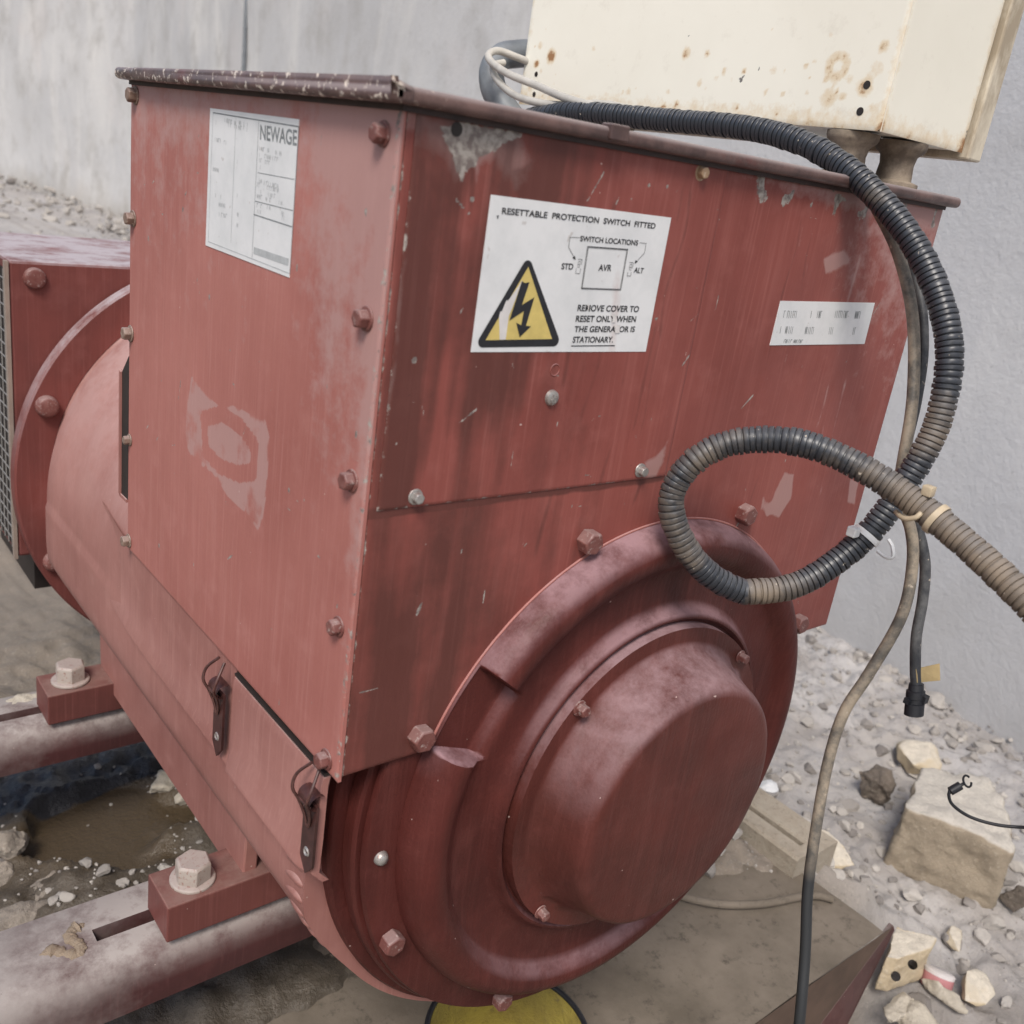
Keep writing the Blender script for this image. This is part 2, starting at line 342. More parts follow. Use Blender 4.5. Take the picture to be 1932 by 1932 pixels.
c = t.mix(t.ramp(n1, .38, .66), (.20, .167, .133), (.115, .095, .072)); c = t.mix(t.ramp(n2, .55, .72), c, (.07, .058, .045)); t.color(c); t.bump(n2, .3, .003); M['pan'] = t.m
def rock_mat(name, a, b, c2, scale=18, top=None):
    t = NT(name, .9); n1 = t.noise(scale, 7, .7); n2 = t.noise(scale * 7, 5, .75)
    c = t.mix(t.ramp(n1, .36, .66), a, b); c = t.mix(t.ramp(n2, .56, .74), c, c2)
    if top: c = t.mix(t.math('MULTIPLY', t.upness(.45, .9), .85), c, t.mix(t.ramp(n2, .4, .7), top, tuple(x * .75 for x in top)))
    t.color(c); t.bump(t.math('ADD', n1, n2), .6, .006); return t.m
M['rock_tan'] = rock_mat('rock_tan', (.36, .30, .225), (.26, .215, .16), (.46, .40, .32), 26, (.60, .565, .51))
M['rock_grey'] = rock_mat('rock_grey', (.30, .26, .22), (.20, .175, .15), (.40, .36, .31))
M['rock_dark'] = rock_mat('rock_dark', (.17, .14, .115), (.09, .075, .062), (.32, .28, .235), 30)
M['rock_cream'] = rock_mat('rock_cream', (.55, .46, .32), (.46, .37, .25), (.62, .55, .43), 12, (.62, .57, .49))
M['rock_pale'] = rock_mat('rock_pale', (.50, .45, .37), (.40, .36, .30), (.58, .53, .46), 14)
t = NT('pebble', .9); oi = t.attr('tone'); n = t.noise(160, 4, .7)
c = t.mix(oi, (.17, .155, .145), (.46, .43, .395)); c = t.mix(t.math('MULTIPLY', t.ramp(n, .45, .7), .4), c, (.27, .25, .235)); t.color(c); M['pebble'] = t.m
M['rail_mud'] = rock_mat('dried_mud', (.33, .26, .19), (.25, .19, .135), (.40, .33, .26), 40); M['paper'] = flat('paper_white', (.68, .69, .70), .7, .05, 60); M['pink'] = flat('cap_pink', (.50, .22, .23), .5, .1, 60); M['capwhite'] = flat('cap_white', (.66, .62, .61), .55, .08, 60)
M['tub'] = rock_mat('tub_yellow_dirty', (.36, .29, .055), (.24, .185, .045), (.13, .10, .05), 16); M['cardtan'] = flat('card_tan', (.36, .27, .13), .7, .15, 60)
M['chan'] = rock_mat('channel_dusty', (.42, .37, .30), (.33, .28, .22), (.20, .16, .12), 25)

# ------------------------------------------------------------------ setting: ground and wall
def ground_h(x, y):
    P = np.stack([x, y, x * 0], -1)
    yl = np.where(x > .47, .130 - .54 * (x - .535), .165)
    beh = sstep(-.01, .05, y - yl)
    mound = -.757 + .014 * fbm(P * 9, 4, 3) + .012 * sstep(.0, .12, y - yl)
    far = -.85 + .010 * fbm(P * 6, 4, 9)
    k = sstep(.70, .93, x + .03 * fbm(P * 7, 3, 5))
    h = mound * beh + (-.86) * (1 - beh)
    h = h * (1 - k) + far * k
    m = sstep(.8, 1.5, y); h = h * (1 - m) + (-.85 + .006 * fbm(P * 3, 3, 2)) * m
    kf = sstep(.70, .80, x); far_ = far; fr = sstep(-.015, -.04, y); h = h * (1 - fr) + (far_ * kf + (-1.0) * (1 - kf)) * fr
    rough = sstep(-.2, .5, fbm(P * 2.3, 3, 21)) * .5 + .5
    h = h + .0035 * fbm(P * 130, 2, 51) * tarred(x, y) + (.0055 * fbm(P * 60, 3, 31) + .013 * np.abs(fbm(P * 24, 4, 41)) - .003) * rough * np.where(beh + k > .3, 1, 0)
    pud = puddle(x, y); h = h * (1 - pud) + (-.757) * pud
    return h
PC = onz(190, 1570, -.757)[:2]; PT = onz(120, 1490, -.757)[:2]
def puddle(x, y):
    d = np.hypot((x - PC[0]) / .085, (y - PC[1]) / .075) + .35 * fbm(np.stack([x, y, x * 0], -1) * 14, 3, 8); return sstep(1.05, .85, d)
def tarred(x, y):
    d = np.hypot((x - PT[0]) / .20, (y - PT[1] - .03) / .075) + .3 * fbm(np.stack([x, y, x * 0], -1) * 12, 3, 18); return sstep(1.1, .8, d)
def axis(lo, hi, st, far0, far1):
    a = list(np.arange(lo, hi, st)); q = st; v = hi
    while v < far1: a.append(v); q *= 1.13; v += q
    q = st; v = lo; b = []
    while v > far0: q *= 1.13; v -= q; b.append(v)
    return np.array(b[::-1] + a)
gx = axis(-.3, 1.62, .0052, -40, 60); gy = axis(-.32, .95, .0052, -40, 80)
X, Y = np.meshgrid(gx, gy, indexing='ij'); Z = ground_h(X.ravel(), Y.ravel())
nx, ny = X.shape; idx = np.arange(nx * ny).reshape(nx, ny)
F = np.stack([idx[:-1, :-1], idx[1:, :-1], idx[1:, 1:], idx[:-1, 1:]], -1).reshape(-1, 4)
me = bpy.data.meshes.new('ground'); me.from_pydata(np.stack([X.ravel(), Y.ravel(), Z], 1).tolist(), [], F.tolist())
xr, yr = X.ravel(), Y.ravel()
for nm, a in (('mud', sstep(.42, .28, xr) * sstep(.14, .2, yr) * sstep(.85, .6, yr)), ('wet', puddle(xr, yr) * .9 + .55 * sstep(1.9, 1.0, np.hypot((xr - PC[0]) / .085, (yr - PC[1]) / .075))), ('tar', tarred(xr, yr)), ('pale', sstep(.66, 1.0, xr + .12 * fbm(np.stack([xr, yr, xr * 0], -1) * 5, 4, 61)) * (.8 + .25 * fbm(np.stack([xr, yr, xr * 0], -1) * 11, 3, 62)))):  # mud mask also paints the shade on the ground under the near rail
    me.attributes.new(nm, 'FLOAT', 'POINT').data.foreach_set('value', np.clip(a, 0, 1).astype(np.float32))
tag(finish('ground', me, M['dirt'], None, 180, normals=False), kind='structure')

WA = np.array([1.551, .604]); WB = np.array([2.427, 7.67]); WD = (WB - WA) / np.linalg.norm(WB - WA); WN = np.array([WD[1], -WD[0]])
wl = thing('courtyard_wall', (*WA, -.86), 'grey cement rendered wall running behind the whole generator', 'wall')
mb = MB(); a = a0w = WA - WD * 4; L = 26
S1 = 4 + float(np.linalg.norm(WB - WA)); D2 = np.array([-.115, .9934]); N2 = np.array([D2[1], -D2[0]])
def wxy(s, dep): return a0w + WD * s + WN * dep if s <= S1 else a0w + WD * S1 + D2 * (s - S1) + N2 * dep
def wallpt(s, z, dep=0.): q = wxy(s, dep); return (q[0], q[1], z)
ns, nz = 260, 50; vs = []; ss = np.linspace(0, L, ns); zz = np.linspace(-1.1, 3.6, nz)
for s in ss:
    for z in zz: vs.append(wallpt(s, z, .012 * float(fbm(np.array([[s * 1.3, z * 1.3, 0]]), 3, 4)[0])))
fs = [(i*nz+j, (i+1)*nz+j, (i+1)*nz+j+1, i*nz+j+1) for i in range(ns-1) for j in range(nz-1)]
k = mb.add(vs, fs)
for s0_, s1_ in ((0, S1), (S1 + .001, L)):
    mb.add([wallpt(s0_, -1.1, .2), wallpt(s1_, -1.1, .2), wallpt(s1_, 3.6, .2), wallpt(s0_, 3.6, .2)], [(0, 1, 2, 3)]); mb.add([wallpt(s0_, 3.6, -.02), wallpt(s1_, 3.6, -.02), wallpt(s1_, 3.61, .2), wallpt(s0_, 3.61, .2)], [(0, 1, 2, 3)])
mb.build('render_coat', M['wall'], wl, 180)
q = (np.array([2.083, 4.89]) - a) @ WD; mb = MB(); mb.tube([wallpt(q, .2, -.008), wallpt(q + .004, 1.2, -.008), wallpt(q, 3.5, -.008)], .011, 8); mb.build('drain_pipe', M['conduit_grey'], wl, 60)

# ------------------------------------------------------------------ bolts
def hexbolt(af, h, wr=0., wh=.0012, dome=False):
    mb = MB(); r = af / math.sqrt(3)
    if wr: mb.lathe([(0, 0), (wr, 0), (wr, wh * .7), (wr - wh * .4, wh), (0, wh)], (0, 0, 0), (0, 0, 1), 28)
    z0 = wh if wr else 0; n = 6
    if dome: mb.lathe([(af/2, z0), (af/2, z0 + h * .6), (af * .42, z0 + h * .9), (af * .25, z0 + h), (0, z0 + h)], (0, 0, 0), (0, 0, 1), 24)
    else:
        p = [(math.cos(i*math.pi/3), math.sin(i*math.pi/3)) for i in range(6)]
        v = [(r*x, r*y, z0) for x, y in p] + [(r*x, r*y, z0 + h * .86) for x, y in p] + [(r*.88*x, r*.88*y, z0 + h) for x, y in p]
        mb.add(v, [(i, (i+1)%6, 6+(i+1)%6, 6+i) for i in range(6)] + [(6+i, 6+(i+1)%6, 12+(i+1)%6, 12+i) for i in range(6)] + [tuple(range(12, 18))])
    return mb
def bolt_mesh(name, mat, *a, **k):
    o = hexbolt(*a, **k).build(name, M[mat], None, 25, bevel=.0004, seg=1); me = o.data; bpy.data.objects.remove(o); return me
def place_bolt(me, P, N, parent, name='bolt', spin=None):
    q = Vector(N).to_track_quat('Z', 'Y').to_matrix().to_4x4(); Rz = Matrix.Rotation(random.random() * 2 if spin is None else spin, 4, 'Z')
    k = random.uniform(.94, 1.05); tl = Matrix.Rotation(random.uniform(-.04, .04), 4, 'X'); return put(me, name, Matrix.Translation(Vector(P)) @ q @ tl @ Rz @ Matrix.Diagonal((k, k, k, 1)), parent)
B_pan = bolt_mesh('bolt', 'bolt_brown', .0080, .0048, .0058)
B_red = bolt_mesh('bolt', 'bolt', .0080, .0048, .0058)
B_zn = bolt_mesh('bolt', 'bolt_zinc', .0056, .0038, .0044)
B_oc = bolt_mesh('bolt', 'bolt_ochre', .0060, .0036, .0048)
B_big = bolt_mesh('bolt', 'bolt', .0126, .0085)
B_cap = bolt_mesh('bolt', 'bolt', .0066, .0055, .0050)
B_lid = bolt_mesh('bolt', 'dark', .0085, .0028)
B_foot = bolt_mesh('bolt', 'bolt_grey', .0245, .0160, .0175, .003)
B_fl = bolt_mesh('bolt', 'bolt', .0215, .010, dome=True)

# ------------------------------------------------------------------ alternator
AX, AZ = .225, -.389
alt = thing('alternator', (.225, .3, -.6), 'red oxide painted alternator with round bearing cover, filling the middle of the picture', 'generator')
def sheet(name, O, U, V, N, w, h, st, th, mat, parent, att=None):
    """panel with a fine grid on its face (for wear masks) and real edges"""
    O, U, V, N = [np.array(q, float) for q in (O, U, V, N)]; nu = max(2, int(w / st)); nv = max(2, int(h / st)); us = np.linspace(0, w, nu); vs = np.linspace(0, h, nv)
    UU, VV = np.meshgrid(us, vs, indexing='ij'); P = O + UU.ravel()[:, None] * U + VV.ravel()[:, None] * V
    e = .0006; rim = np.minimum(np.minimum(UU, w - UU), np.minimum(VV, h - VV)).ravel(); P = P - N * (np.where(rim < 1e-9, e, 0))[:, None]
    id_ = np.arange(nu * nv).reshape(nu, nv); F = np.stack([id_[:-1, :-1], id_[1:, :-1], id_[1:, 1:], id_[:-1, 1:]], -1).reshape(-1, 4).tolist()
    ring = list(id_[:, 0]) + list(id_[-1, 1:]) + list(id_[-2::-1, -1]) + list(id_[0, -2:0:-1]); n = len(ring); b = nu * nv
    verts = P.tolist() + (P[ring] - N * th).tolist()
    F += [[int(ring[i]), int(b + i), int(b + (i + 1) % n), int(ring[(i + 1) % n])] for i in range(n)] + [[int(b + i) for i in range(n)][::-1]]
    me = bpy.data.meshes.new(name); me.from_pydata(verts, [], F)
    for k, a in (att(np.stack([UU.ravel(), VV.ravel()], 1), P) if att else {}).items():
        me.attributes.new(k, 'FLOAT', 'POINT').data.foreach_set('value', np.r_[a, np.zeros(n)].astype(np.float32))
    return finish(name, me, mat, parent, 35, normals=False)
def blob(Q, pts, soft): return sstep(soft, -soft, seg_dist(Q, pts))

def scratches(P, ia, ib, a0_, a1_, b0_, b1_, n, seed):
    g = np.random.default_rng(seed); m = np.zeros(len(P)); Q = P[:, [ia, ib]]
    for i in range(n):
        c = np.array([g.uniform(a0_, a1_), g.uniform(b0_, b1_)]); t_ = g.uniform(0, math.pi); L_ = .0015 + .016 * g.random() ** 3; d = np.array([math.cos(t_), math.sin(t_)])
        near = np.abs(Q - c).max(1) < L_ + .002
        if near.any(): m[near] = np.maximum(m[near], g.uniform(.42, .75) * sstep(.0011, .0003, seg_dist(Q[near], [c - d * L_ / 2, c + d * L_ / 2 * g.uniform(.3, 1)], False)))
    return m
# side panel (x = 0), lettered plate and glue patch
def fpx(pts, y=0.): return [ony(u, v, y)[[0, 2]] for u, v in pts]
def spx(pts, x=0.): return [onx(u, v, x)[[1, 2]] for u, v in pts]
def att_side(UV, P):
    Q = P[:, [1, 2]]; out = seg_dist(Q, spx([(362,708),(388,745),(420,775),(440,768),(465,780),(500,795),(508,830),(502,930),(494,985),(486,1000),(462,965),(430,935),(400,890),(368,870),(348,835),(350,780)]))
    hz = sstep(.003, -.003, out) * (.52 + .22 * fbm(np.c_[P[:, 1] * 60, P[:, 2] * 60, P[:, 0]], 4, 12)) + .35 * sstep(.0022, .0004, np.abs(out + .0006)) * (fbm(np.c_[P[:, 1] * 90, P[:, 2] * 90, P[:, 0]], 2, 13) > -.1)
    ring = np.abs(seg_dist(Q, spx([(385,790),(420,780),(455,805),(480,840),(478,890),(450,895),(415,880),(388,850)])))
    hz = np.where(ring < .005, hz * .25, hz); hz = hz + .22 * (1 - sstep(.0, .02, P[:, 1])) + .16 * sstep(-.05, -.005, P[:, 2])
    mist = .42 * sstep(-.27, -.03, P[:, 2]) + .2 * sstep(-.1, .6, fbm(np.c_[P[:, 1] * 9, P[:, 2] * 3, P[:, 0]], 4, 3))
    bare = np.zeros(len(P))
    for (u, v) in ((345,395),(560,505),(690,400),(280,450),(395,560),(672,820),(545,925),(300,1030)):
        c = onx(u, v, 0)[[1, 2]]; bare = np.maximum(bare, .9 * sstep(.0022, .0004, np.hypot(*(Q - c).T * np.array([[1.2], [.6]]))))
    edge = sstep(.0035, .0005, np.minimum(P[:, 1] - .002, .331 - P[:, 1])) * .42
    return dict(haze_light=np.clip(hz + mist, 0, 1), bare=np.maximum(np.maximum(bare, edge), scratches(P, 1, 2, .005, .325, -.325, -.01, 60, 33)))
side = sheet('side_panel', (0, .331, -.3315), (0, -1, 0), (0, 0, 1), (-1, 0, 0), .3308, .331, .0013, .002, M['side'], alt, att_side)
for z in (-.012, -.090, -.1672, -.245, -.324):
    place_bolt(B_red, (0, .0122, z), (-1, 0, 0), side)
for y, z in ((.3205, -.0085), (.323, -.086), (.3262, -.165), (.3265, -.324)): place_bolt(B_pan, (0, y, z), (-1, 0, 0), side)
place_bolt(bolt_mesh('bolt', 'bolt_brown', .0062, .004, .0048), (0, .3262, -.2435), (-1, 0, 0), side)

# end panel (y = 0)
def runs(P, x0, x1, z0, z1, n, seed):
    """old paint runs: near-upright wavering beads with a dark and a pale edge"""
    g = np.random.default_rng(seed); d = np.zeros(len(P)); l = np.zeros(len(P))
    for i in range(n):
        x = g.uniform(x0, x1); zt = g.uniform(z0 * .55 + z1 * .45, z1); ln = g.uniform(.03, .12); zz = P[:, 2]
        xc = x + .004 * vnoise(np.c_[zz * 28, zz * 0 + i * 3.7, zz * 0], seed) + (zz - zt) * g.uniform(-.12, .12); m = sstep(.0, .01, zt - zz) * sstep(ln, ln - .012, zt - zz)
        d = np.maximum(d, m * sstep(.0022, .0004, np.abs(P[:, 0] - xc)) * g.uniform(.15, .45)); l = np.maximum(l, m * sstep(.002, .0003, np.abs(P[:, 0] - xc - .0022)) * g.uniform(.1, .35))
    return d, l
def att_front(UV, P):
    Q = P[:, [0, 2]]
    hz = .95 * blob(Q, fpx([(1480,890),(1498,895),(1492,940),(1470,975),(1448,968),(1462,930)]), .004) + .6 * blob(Q, fpx([(1438,935),(1455,950),(1448,975),(1435,960)]), .003)
    hz = hz + .8 * blob(Q, fpx([(1555,490),(1590,478),(1600,492),(1560,512)]), .004) + .75 * blob(Q, fpx([(1605,905),(1618,912),(1612,950),(1600,945)]), .003)
    hz = hz + .25 * sstep(.02, .0, P[:, 0] - .0) + .35 * sstep(.018, .002, -P[:, 2]) + .2 * sstep(.3, .45, P[:, 0]) + .36 * sstep(-.20, -.02, P[:, 2]) * sstep(.205, .36, P[:, 0])  # paler to the right and top right: sheen and stronger light painted in
    bare = .5 * sstep(.0052, .0034, P[:, 0]) + .6 * blob(Q, fpx([(785,1150),(800,1128),(796,1150),(782,1172)]), .0012)
    bare = bare + .55 * blob(Q, fpx([(1460,1215),(1480,1190),(1475,1240),(1462,1250)]), .003)
    dots = sstep(.69, .76, .5 + .5 * vnoise(np.c_[P[:, 0] * 150, P[:, 2] * 150, P[:, 0] * 0], 5)) * sstep(.028, .004, -P[:, 2]) * .9 * sstep(.22, .25, P[:, 0])
    sr, hr = runs(P, .02, .44, -.32, 0, 22, 5)
    gr = sstep(.27, .05, P[:, 0] + .35 * (P[:, 2] + .2) + .05 * fbm(np.c_[P[:, 0] * 9, P[:, 2] * 4, P[:, 0] * 0], 3, 14)) * (.72 + .45 * fbm(np.c_[P[:, 0] * 95, P[:, 2] * 7, P[:, 0] * 0], 4, 15)); sr = np.clip(sr + .62 * np.clip(gr, 0, 1) + .38 * sstep(-.13, -.30, P[:, 2]) * sstep(.16, .03, P[:, 0]) + .8 * sstep(.0030, .0006, np.abs(P[:, 2] + .1805)) * sstep(.214, .208, P[:, 0]), 0, 1); return dict(haze_light=np.clip(hz + hr, 0, 1), bare=np.clip(np.maximum(bare + dots, scratches(P, 0, 2, .01, .44, -.32, -.01, 70, 31)), 0, 1), stain=sr)  # grime streaks at left; the panel's dimmer left and bottom painted in too
front = sheet('end_panel', (.0032, 0, -.3285), (1, 0, 0), (0, 0, 1), (0, -1, 0), .4468, .328, .0013, .002, M['front'], alt, att_front)
place_bolt(B_oc, ony(1320, 325, 0), (0, -1, 0), front)
mb = MB(); mb.box((.0017, .0022, -.33), (.0045, .32, -.0032)); mb.build('inner_wall', M['dark'], alt)
mb = MB(); mb.box((.4482, .0022, -.3285), (.45, .329, -.0005)); mb.build('far_side_panel', M['side'], alt)
mb = MB(); mb.box((.0022, .3272, -.331), (.448, .329, -.0005)); mb.build('rear_panel', M['side'], alt)

# access cover over the voltage regulator
def att_cov(UV, P):
    Q = P[:, [0, 2]]
    bare = blob(Q, fpx([(832,238),(845,275),(862,320),(873,349),(882,325),(898,312),(905,298),(925,290),(950,270),(985,255),(980,246),(930,240),(880,236),(850,236)], -.0015), .0045)
    hz = .8 * blob(Q, fpx([(790,215),(985,245),(1010,300),(975,360),(935,310),(890,330),(860,345),(825,300),(800,260)], -.0015), .012)
    hz = hz + .8 * blob(Q, fpx([(1215,870),(1238,862),(1262,828),(1255,870),(1240,905),(1215,905)], -.0015), .006) + .4 * sstep(.014, .004, P[:, 0])
    st = .85 * blob(Q, fpx([(975,330),(1000,322),(1020,350),(1018,368),(985,365)], -.0015), .004)
    st = st + .5 * sstep(.0, .5, fbm(np.c_[P[:, 0] * 24, P[:, 2] * 5, P[:, 0] * 0], 4, 7)) * sstep(.16, .05, P[:, 0])
    bare = np.maximum(bare, .42 * sstep(.0024, .0005, np.minimum(P[:, 0] - .0072, P[:, 2] + .179)))
    for (u, v, r) in ((783,680,.0016),(1040,470,.0),(892,376,.0014),(886,402,.001),(1226,350,.0012),(1260,352,.001),(700,640,.0)):
        if r: c = ony(u, v, -.0015)[[0, 2]]; bare = np.maximum(bare, sstep(r * 1.5, r * .4, np.hypot(*(Q - c).T)))
    sr, hr = runs(P, .01, .205, -.18, 0, 16, 9); sr = sr + .62 * sstep(.24, .03, P[:, 0]) * np.clip(.6 + .5 * fbm(np.c_[P[:, 0] * 90, P[:, 2] * 5, P[:, 0] * 0], 4, 16), 0, 1); return dict(haze_light=np.clip(hz + hr, 0, 1), bare=np.clip(np.maximum(bare, scratches(P, 0, 2, .01, .21, -.18, -.01, 45, 32)), 0, 1), stain=np.clip(st + sr, 0, 1))  # left grime streaks, deepened to paint in the panel's dimmer side
cover = sheet('access_cover', (.0072, -.0010, -.1790), (1, 0, 0), (0, 0, 1), (0, -1, 0), .2035, .1785, .0011, .0015, M['front'], alt, att_cov)
for u, v in ((783, 937), (1207, 887)): place_bolt(B_zn, ony(u, v, -.0010), (0, -1, 0), cover)
mb = MB(); mb.lathe([(.0, .0026), (.002, .0025), (.0038, .0016), (.0043, 0)], (0, 0, 0), (0, 0, 1), 24); mb.box((-.0024, -.0004, .0022), (.0024, .0004, .0028)); mb.box((-.0004, -.0024, .0022), (.0004, .0024, .0028))
o = mb.build('screw', M['bolt_zinc'], None, 40); sm = o.data; bpy.data.objects.remove(o); place_bolt(sm, ony(1040, 750, -.0010), (0, -1, 0), cover, 'screw', .4)
mb = MB(); q = ony(1047, 698, -.0011); mb.lathe([(.0026, 0), (.0030, .0003), (.0034, 0)], q, (0, -1, 0), 24); mb.build('punch_mark', M['front'], cover, 60)
mb = MB(); q = ony(862, 244, -.0012); mb.lathe([(0, -.0), (.0030, -.0)], q, (0, -1, 0), 20); mb.build('bolt_hole', M['dark'], cover)

# lid
mb = MB(); mb.box((-.0012, -.0028, -.0022), (.4470, .3312, .0002)); mb.build('lid_shadow_strip', flat('shadow_brown', (.05, .027, .024), .6, .3, 60), alt)  # dark strip added to stand for the shadow under the lid
mb = MB(); mb.box((-.0095, -.0085, .0002), (.4565, .3360, .0073)); lid = mb.build('lid', M['lid'], alt, 50, bevel=.0030, seg=4)
mb = MB(); mb.box((-.0101, -.0091, .0000), (-.0035, .30, .0074)); mb.box((-.0101, -.0091, .0001), (.0004, -.0050, .0074)); mb.build('edge_strip', M['lid'], lid, 50, bevel=.0022, seg=3)
for u, v in ((350, 123), (725, 153)): q = onz(u, v, .0068); place_bolt(B_lid, (.004, q[1] if .01 < q[1] < .3 else (.22 if u < 500 else .03), .0066), (0, 0, 1), lid)
mb = MB(); q = ony(1162, 240, -.006); mb.box((q[0] - .006, -.0100, .0015), (q[0] + .006, -.0020, .0088)); mb.build('clip', M['lid'], lid, None, .0008)
mb = MB(); mb.box((.02, .02, .0067), (.43, .31, .0079)); mb.build('lid_plate', M['lid'], lid)

# frame body (axis along y)
SEG = 256
def body_r(th, y):
    d = abs((math.degrees(th) - 180 + 180) % 360 - 180); w = float(1 - sstep(.34, .46, y)); c = abs(math.cos(th))
    fl = min(.228, .2195 / max(c, .3)); k = float(sstep(36, 9, d)); lower = 1. if math.sin(th) < 0 else w
    return .218 + (fl - .218) * k * lower
ys = [.0335, .036, .06, .1, .2, .3, .34, .38, .42, .46, .52, .56, .59, .61, .625, .635, .643, .648]
sc = lambda y: 1 - .085 * float(sstep(.585, .640, y))
mb = MB(); vs = []
for y in ys:
    for k in range(SEG):
        th = 2 * math.pi * k / SEG; r = body_r(th, y) * sc(y); vs.append((AX + r * math.cos(th), y, AZ + r * math.sin(th)))
n = len(ys); mb.add(vs, [(j*SEG+k, j*SEG+(k+1)%SEG, (j+1)*SEG+(k+1)%SEG, (j+1)*SEG+k) for j in range(n-1) for k in range(SEG)] + [tuple(range(SEG)), tuple((n-1)*SEG+k for k in range(SEG))])
body = mb.build('frame_body', M['body'], alt, 30)
mb = MB(); ax = (AX, 0, AZ)
mb.lathe([(0, .0030), (.196, .0030), (.1985, .0040), (.1995, .0062), (.1995, .0085), (.1900, .0090), (.1900, .0103), (.2015, .0108), (.2030, .0135), (.2030, .0225), (.192, .0230), (.192, .0242), (.2095, .0246), (.2110, .0270), (.2110, .034), (0, .034)], ax, (0, 1, 0), 200)
br = mb.build('end_bracket', M['cast_shaded'], alt, 28)
mb = MB(); mb.lathe([(.20, .645), (.232, .645), (.234, .647), (.234, .662), (.232, .664), (.20, .664)], ax, (0, 1, 0), 200); fl = mb.build('drive_flange', M['house'], alt, 30)
for a_ in (158, 204, 113, 250): r = .2185; place_bolt(B_fl, (AX + r * math.cos(math.radians(a_)), .645, AZ + r * math.sin(math.radians(a_))), (0, -1, 0), fl)

# dished end casting: polar height field with the notch at upper left
RR = np.array([.0, .06, .1, .108, .112, .1135, .1145, .1155, .117, .1185, .120, .122, .126, .132, .138, .141, .144, .147, .150, .1515, .153, .156, .159, .162, .165, .168, .171, .173, .175, .1765, .178, .1788, .1792])
YY = np.interp(RR, [0, .1135, .1145, .1155, .117, .1185, .120, .1225, .126, .138, .145, .150, .155, .159, .165, .170, .174, .177, .1788, .1792],
               [-.0150, -.0150, -.0152, -.0175, -.0188, -.0186, -.0170, -.0122, -.0104, -.0100, -.0104, -.0120, -.0160, -.0188, -.0198, -.0185, -.0150, -.0095, -.0030, .0025])
TH = sorted(list(np.linspace(0, 360, 361)[:-1]) + [141.7, 141.9, 142.1, 142.6, 143.2, 158.4, 158.85, 159.1, 159.3, 159.5, 159.75, 160.2])
mb = MB(); vs = []
for th in TH:
    inn = float(sstep(141.8, 142.4, th) * sstep(159.75, 158.85, th)); c, s_ = math.cos(math.radians(th)), math.sin(math.radians(th))
    for r, y in zip(RR, YY):
        cut = inn * float(sstep(.142, .1515, r)); yy = y * (1 - cut) + (-.0022) * cut if r < .1785 else y
        vs.append((AX + r * c, yy, AZ + r * s_))
nr = len(RR); nt = len(TH)
mb.add(vs, [(k*nr+j, ((k+1)%nt)*nr+j, ((k+1)%nt)*nr+j+1, k*nr+j+1) for k in range(nt) for j in range(nr-1)])
dish = mb.build('end_casting', M['cast_shaded'], alt, 40)
for k in range(8):
    a_ = math.radians(22.5 + 45 * k); place_bolt(B_big, (AX + .1905 * math.cos(a_), 0 if math.sin(a_) > -.1 else .0030, AZ + .1905 * math.sin(a_)), (0, -1, 0), dish)
q = ony(718, 1618, .003); mb = MB(); mb.lathe([(0, .004), (.003, .0035), (.0042, .0015), (.0045, 0)], (q[0], .003, q[2]), (0, -1, 0), 16); mb.build('grease_plug', M['bolt_zinc'], dish, 60)

mb = MB(); mb.tube([(AX + .1797 * math.cos(math.radians(a_)), -.0006, AZ + .1797 * math.sin(math.radians(a_))) for a_ in np.linspace(24, 157, 120)], .0008, 6); mb.build('cut_edge', M['side'], front, 60)
# bearing cover with bolt pockets
RC = np.array([0, .02, .04, .06, .072, .078, .081, .084, .0865, .0885, .090, .0915, .093, .0945, .096, .0975, .099, .1005, .102, .104, .107, .110, .1125, .1132])
YC = np.interp(RC, [0, .06, .080, .0845, .0870, .0885, .0905, .0935, .0965, .0995, .102, .1125, .1132], [-.0606, -.0603, -.0598, -.0588, -.0566, -.0530, -.0460, -.0370, -.0300, -.0258, -.0240, -.0234, -.0150])
mb = MB(); vs = []; NTH = 288
bp = [(AX + .1085 * math.cos(math.radians(45 + 90 * k)), AZ + .1085 * math.sin(math.radians(45 + 90 * k))) for k in range(4)]
for k in range(NTH):
    th = 2 * math.pi * k / NTH
    for r, y in zip(RC, YC):
        x, z = AX + r * math.cos(th), AZ + r * math.sin(th); d = min(math.hypot(x - p[0], z - p[1]) for p in bp)
        w = float(sstep(.0150, .0085, d)); vs.append((x, y * (1 - w) + max(y, -.0234) * w, z))
nr = len(RC); mb.add(vs, [(k*nr+j, ((k+1)%NTH)*nr+j, ((k+1)%NTH)*nr+j+1, k*nr+j+1) for k in range(NTH) for j in range(nr-1)])
capo = mb.build('bearing_cover', M['cast'], alt, 45)
for p in bp: place_bolt(B_cap, (p[0], -.0234, p[1]), (0, -1, 0), capo)

# vent cover with two wire latches on the side, louvres below
def vent_sec(y):
    e = .0045 * float(sstep(.026, .013, y)) + .004 * float(sstep(.122, .1285, y)); return [(-.0005, y, -.3365), (-.0015, y, -.342), (-.0015, y, -.378), (-.0065 + e, y, -.397), (-.0066 + e, y, -.400), (.0045, y, -.4075)]
mb = MB(); st = [.0125, .0145, .018, .022, .026, .05, .09, .122, .125, .1285]; m = 6; vs = []
for y in st: vs += vent_sec(y)
for y in st: vs += [(x + .004, y_, z) for x, y_, z in vent_sec(y)]
H = len(st) * m; fs = []
for i in range(len(st) - 1):
    for j in range(m - 1): fs += [(i*m+j, (i+1)*m+j, (i+1)*m+j+1, i*m+j+1), (H+i*m+j, H+i*m+j+1, H+(i+1)*m+j+1, H+(i+1)*m+j)]
for i in (0, len(st) - 1):
    for j in range(m - 1): fs.append((i*m+j, i*m+j+1, H+i*m+j+1, H+i*m+j))
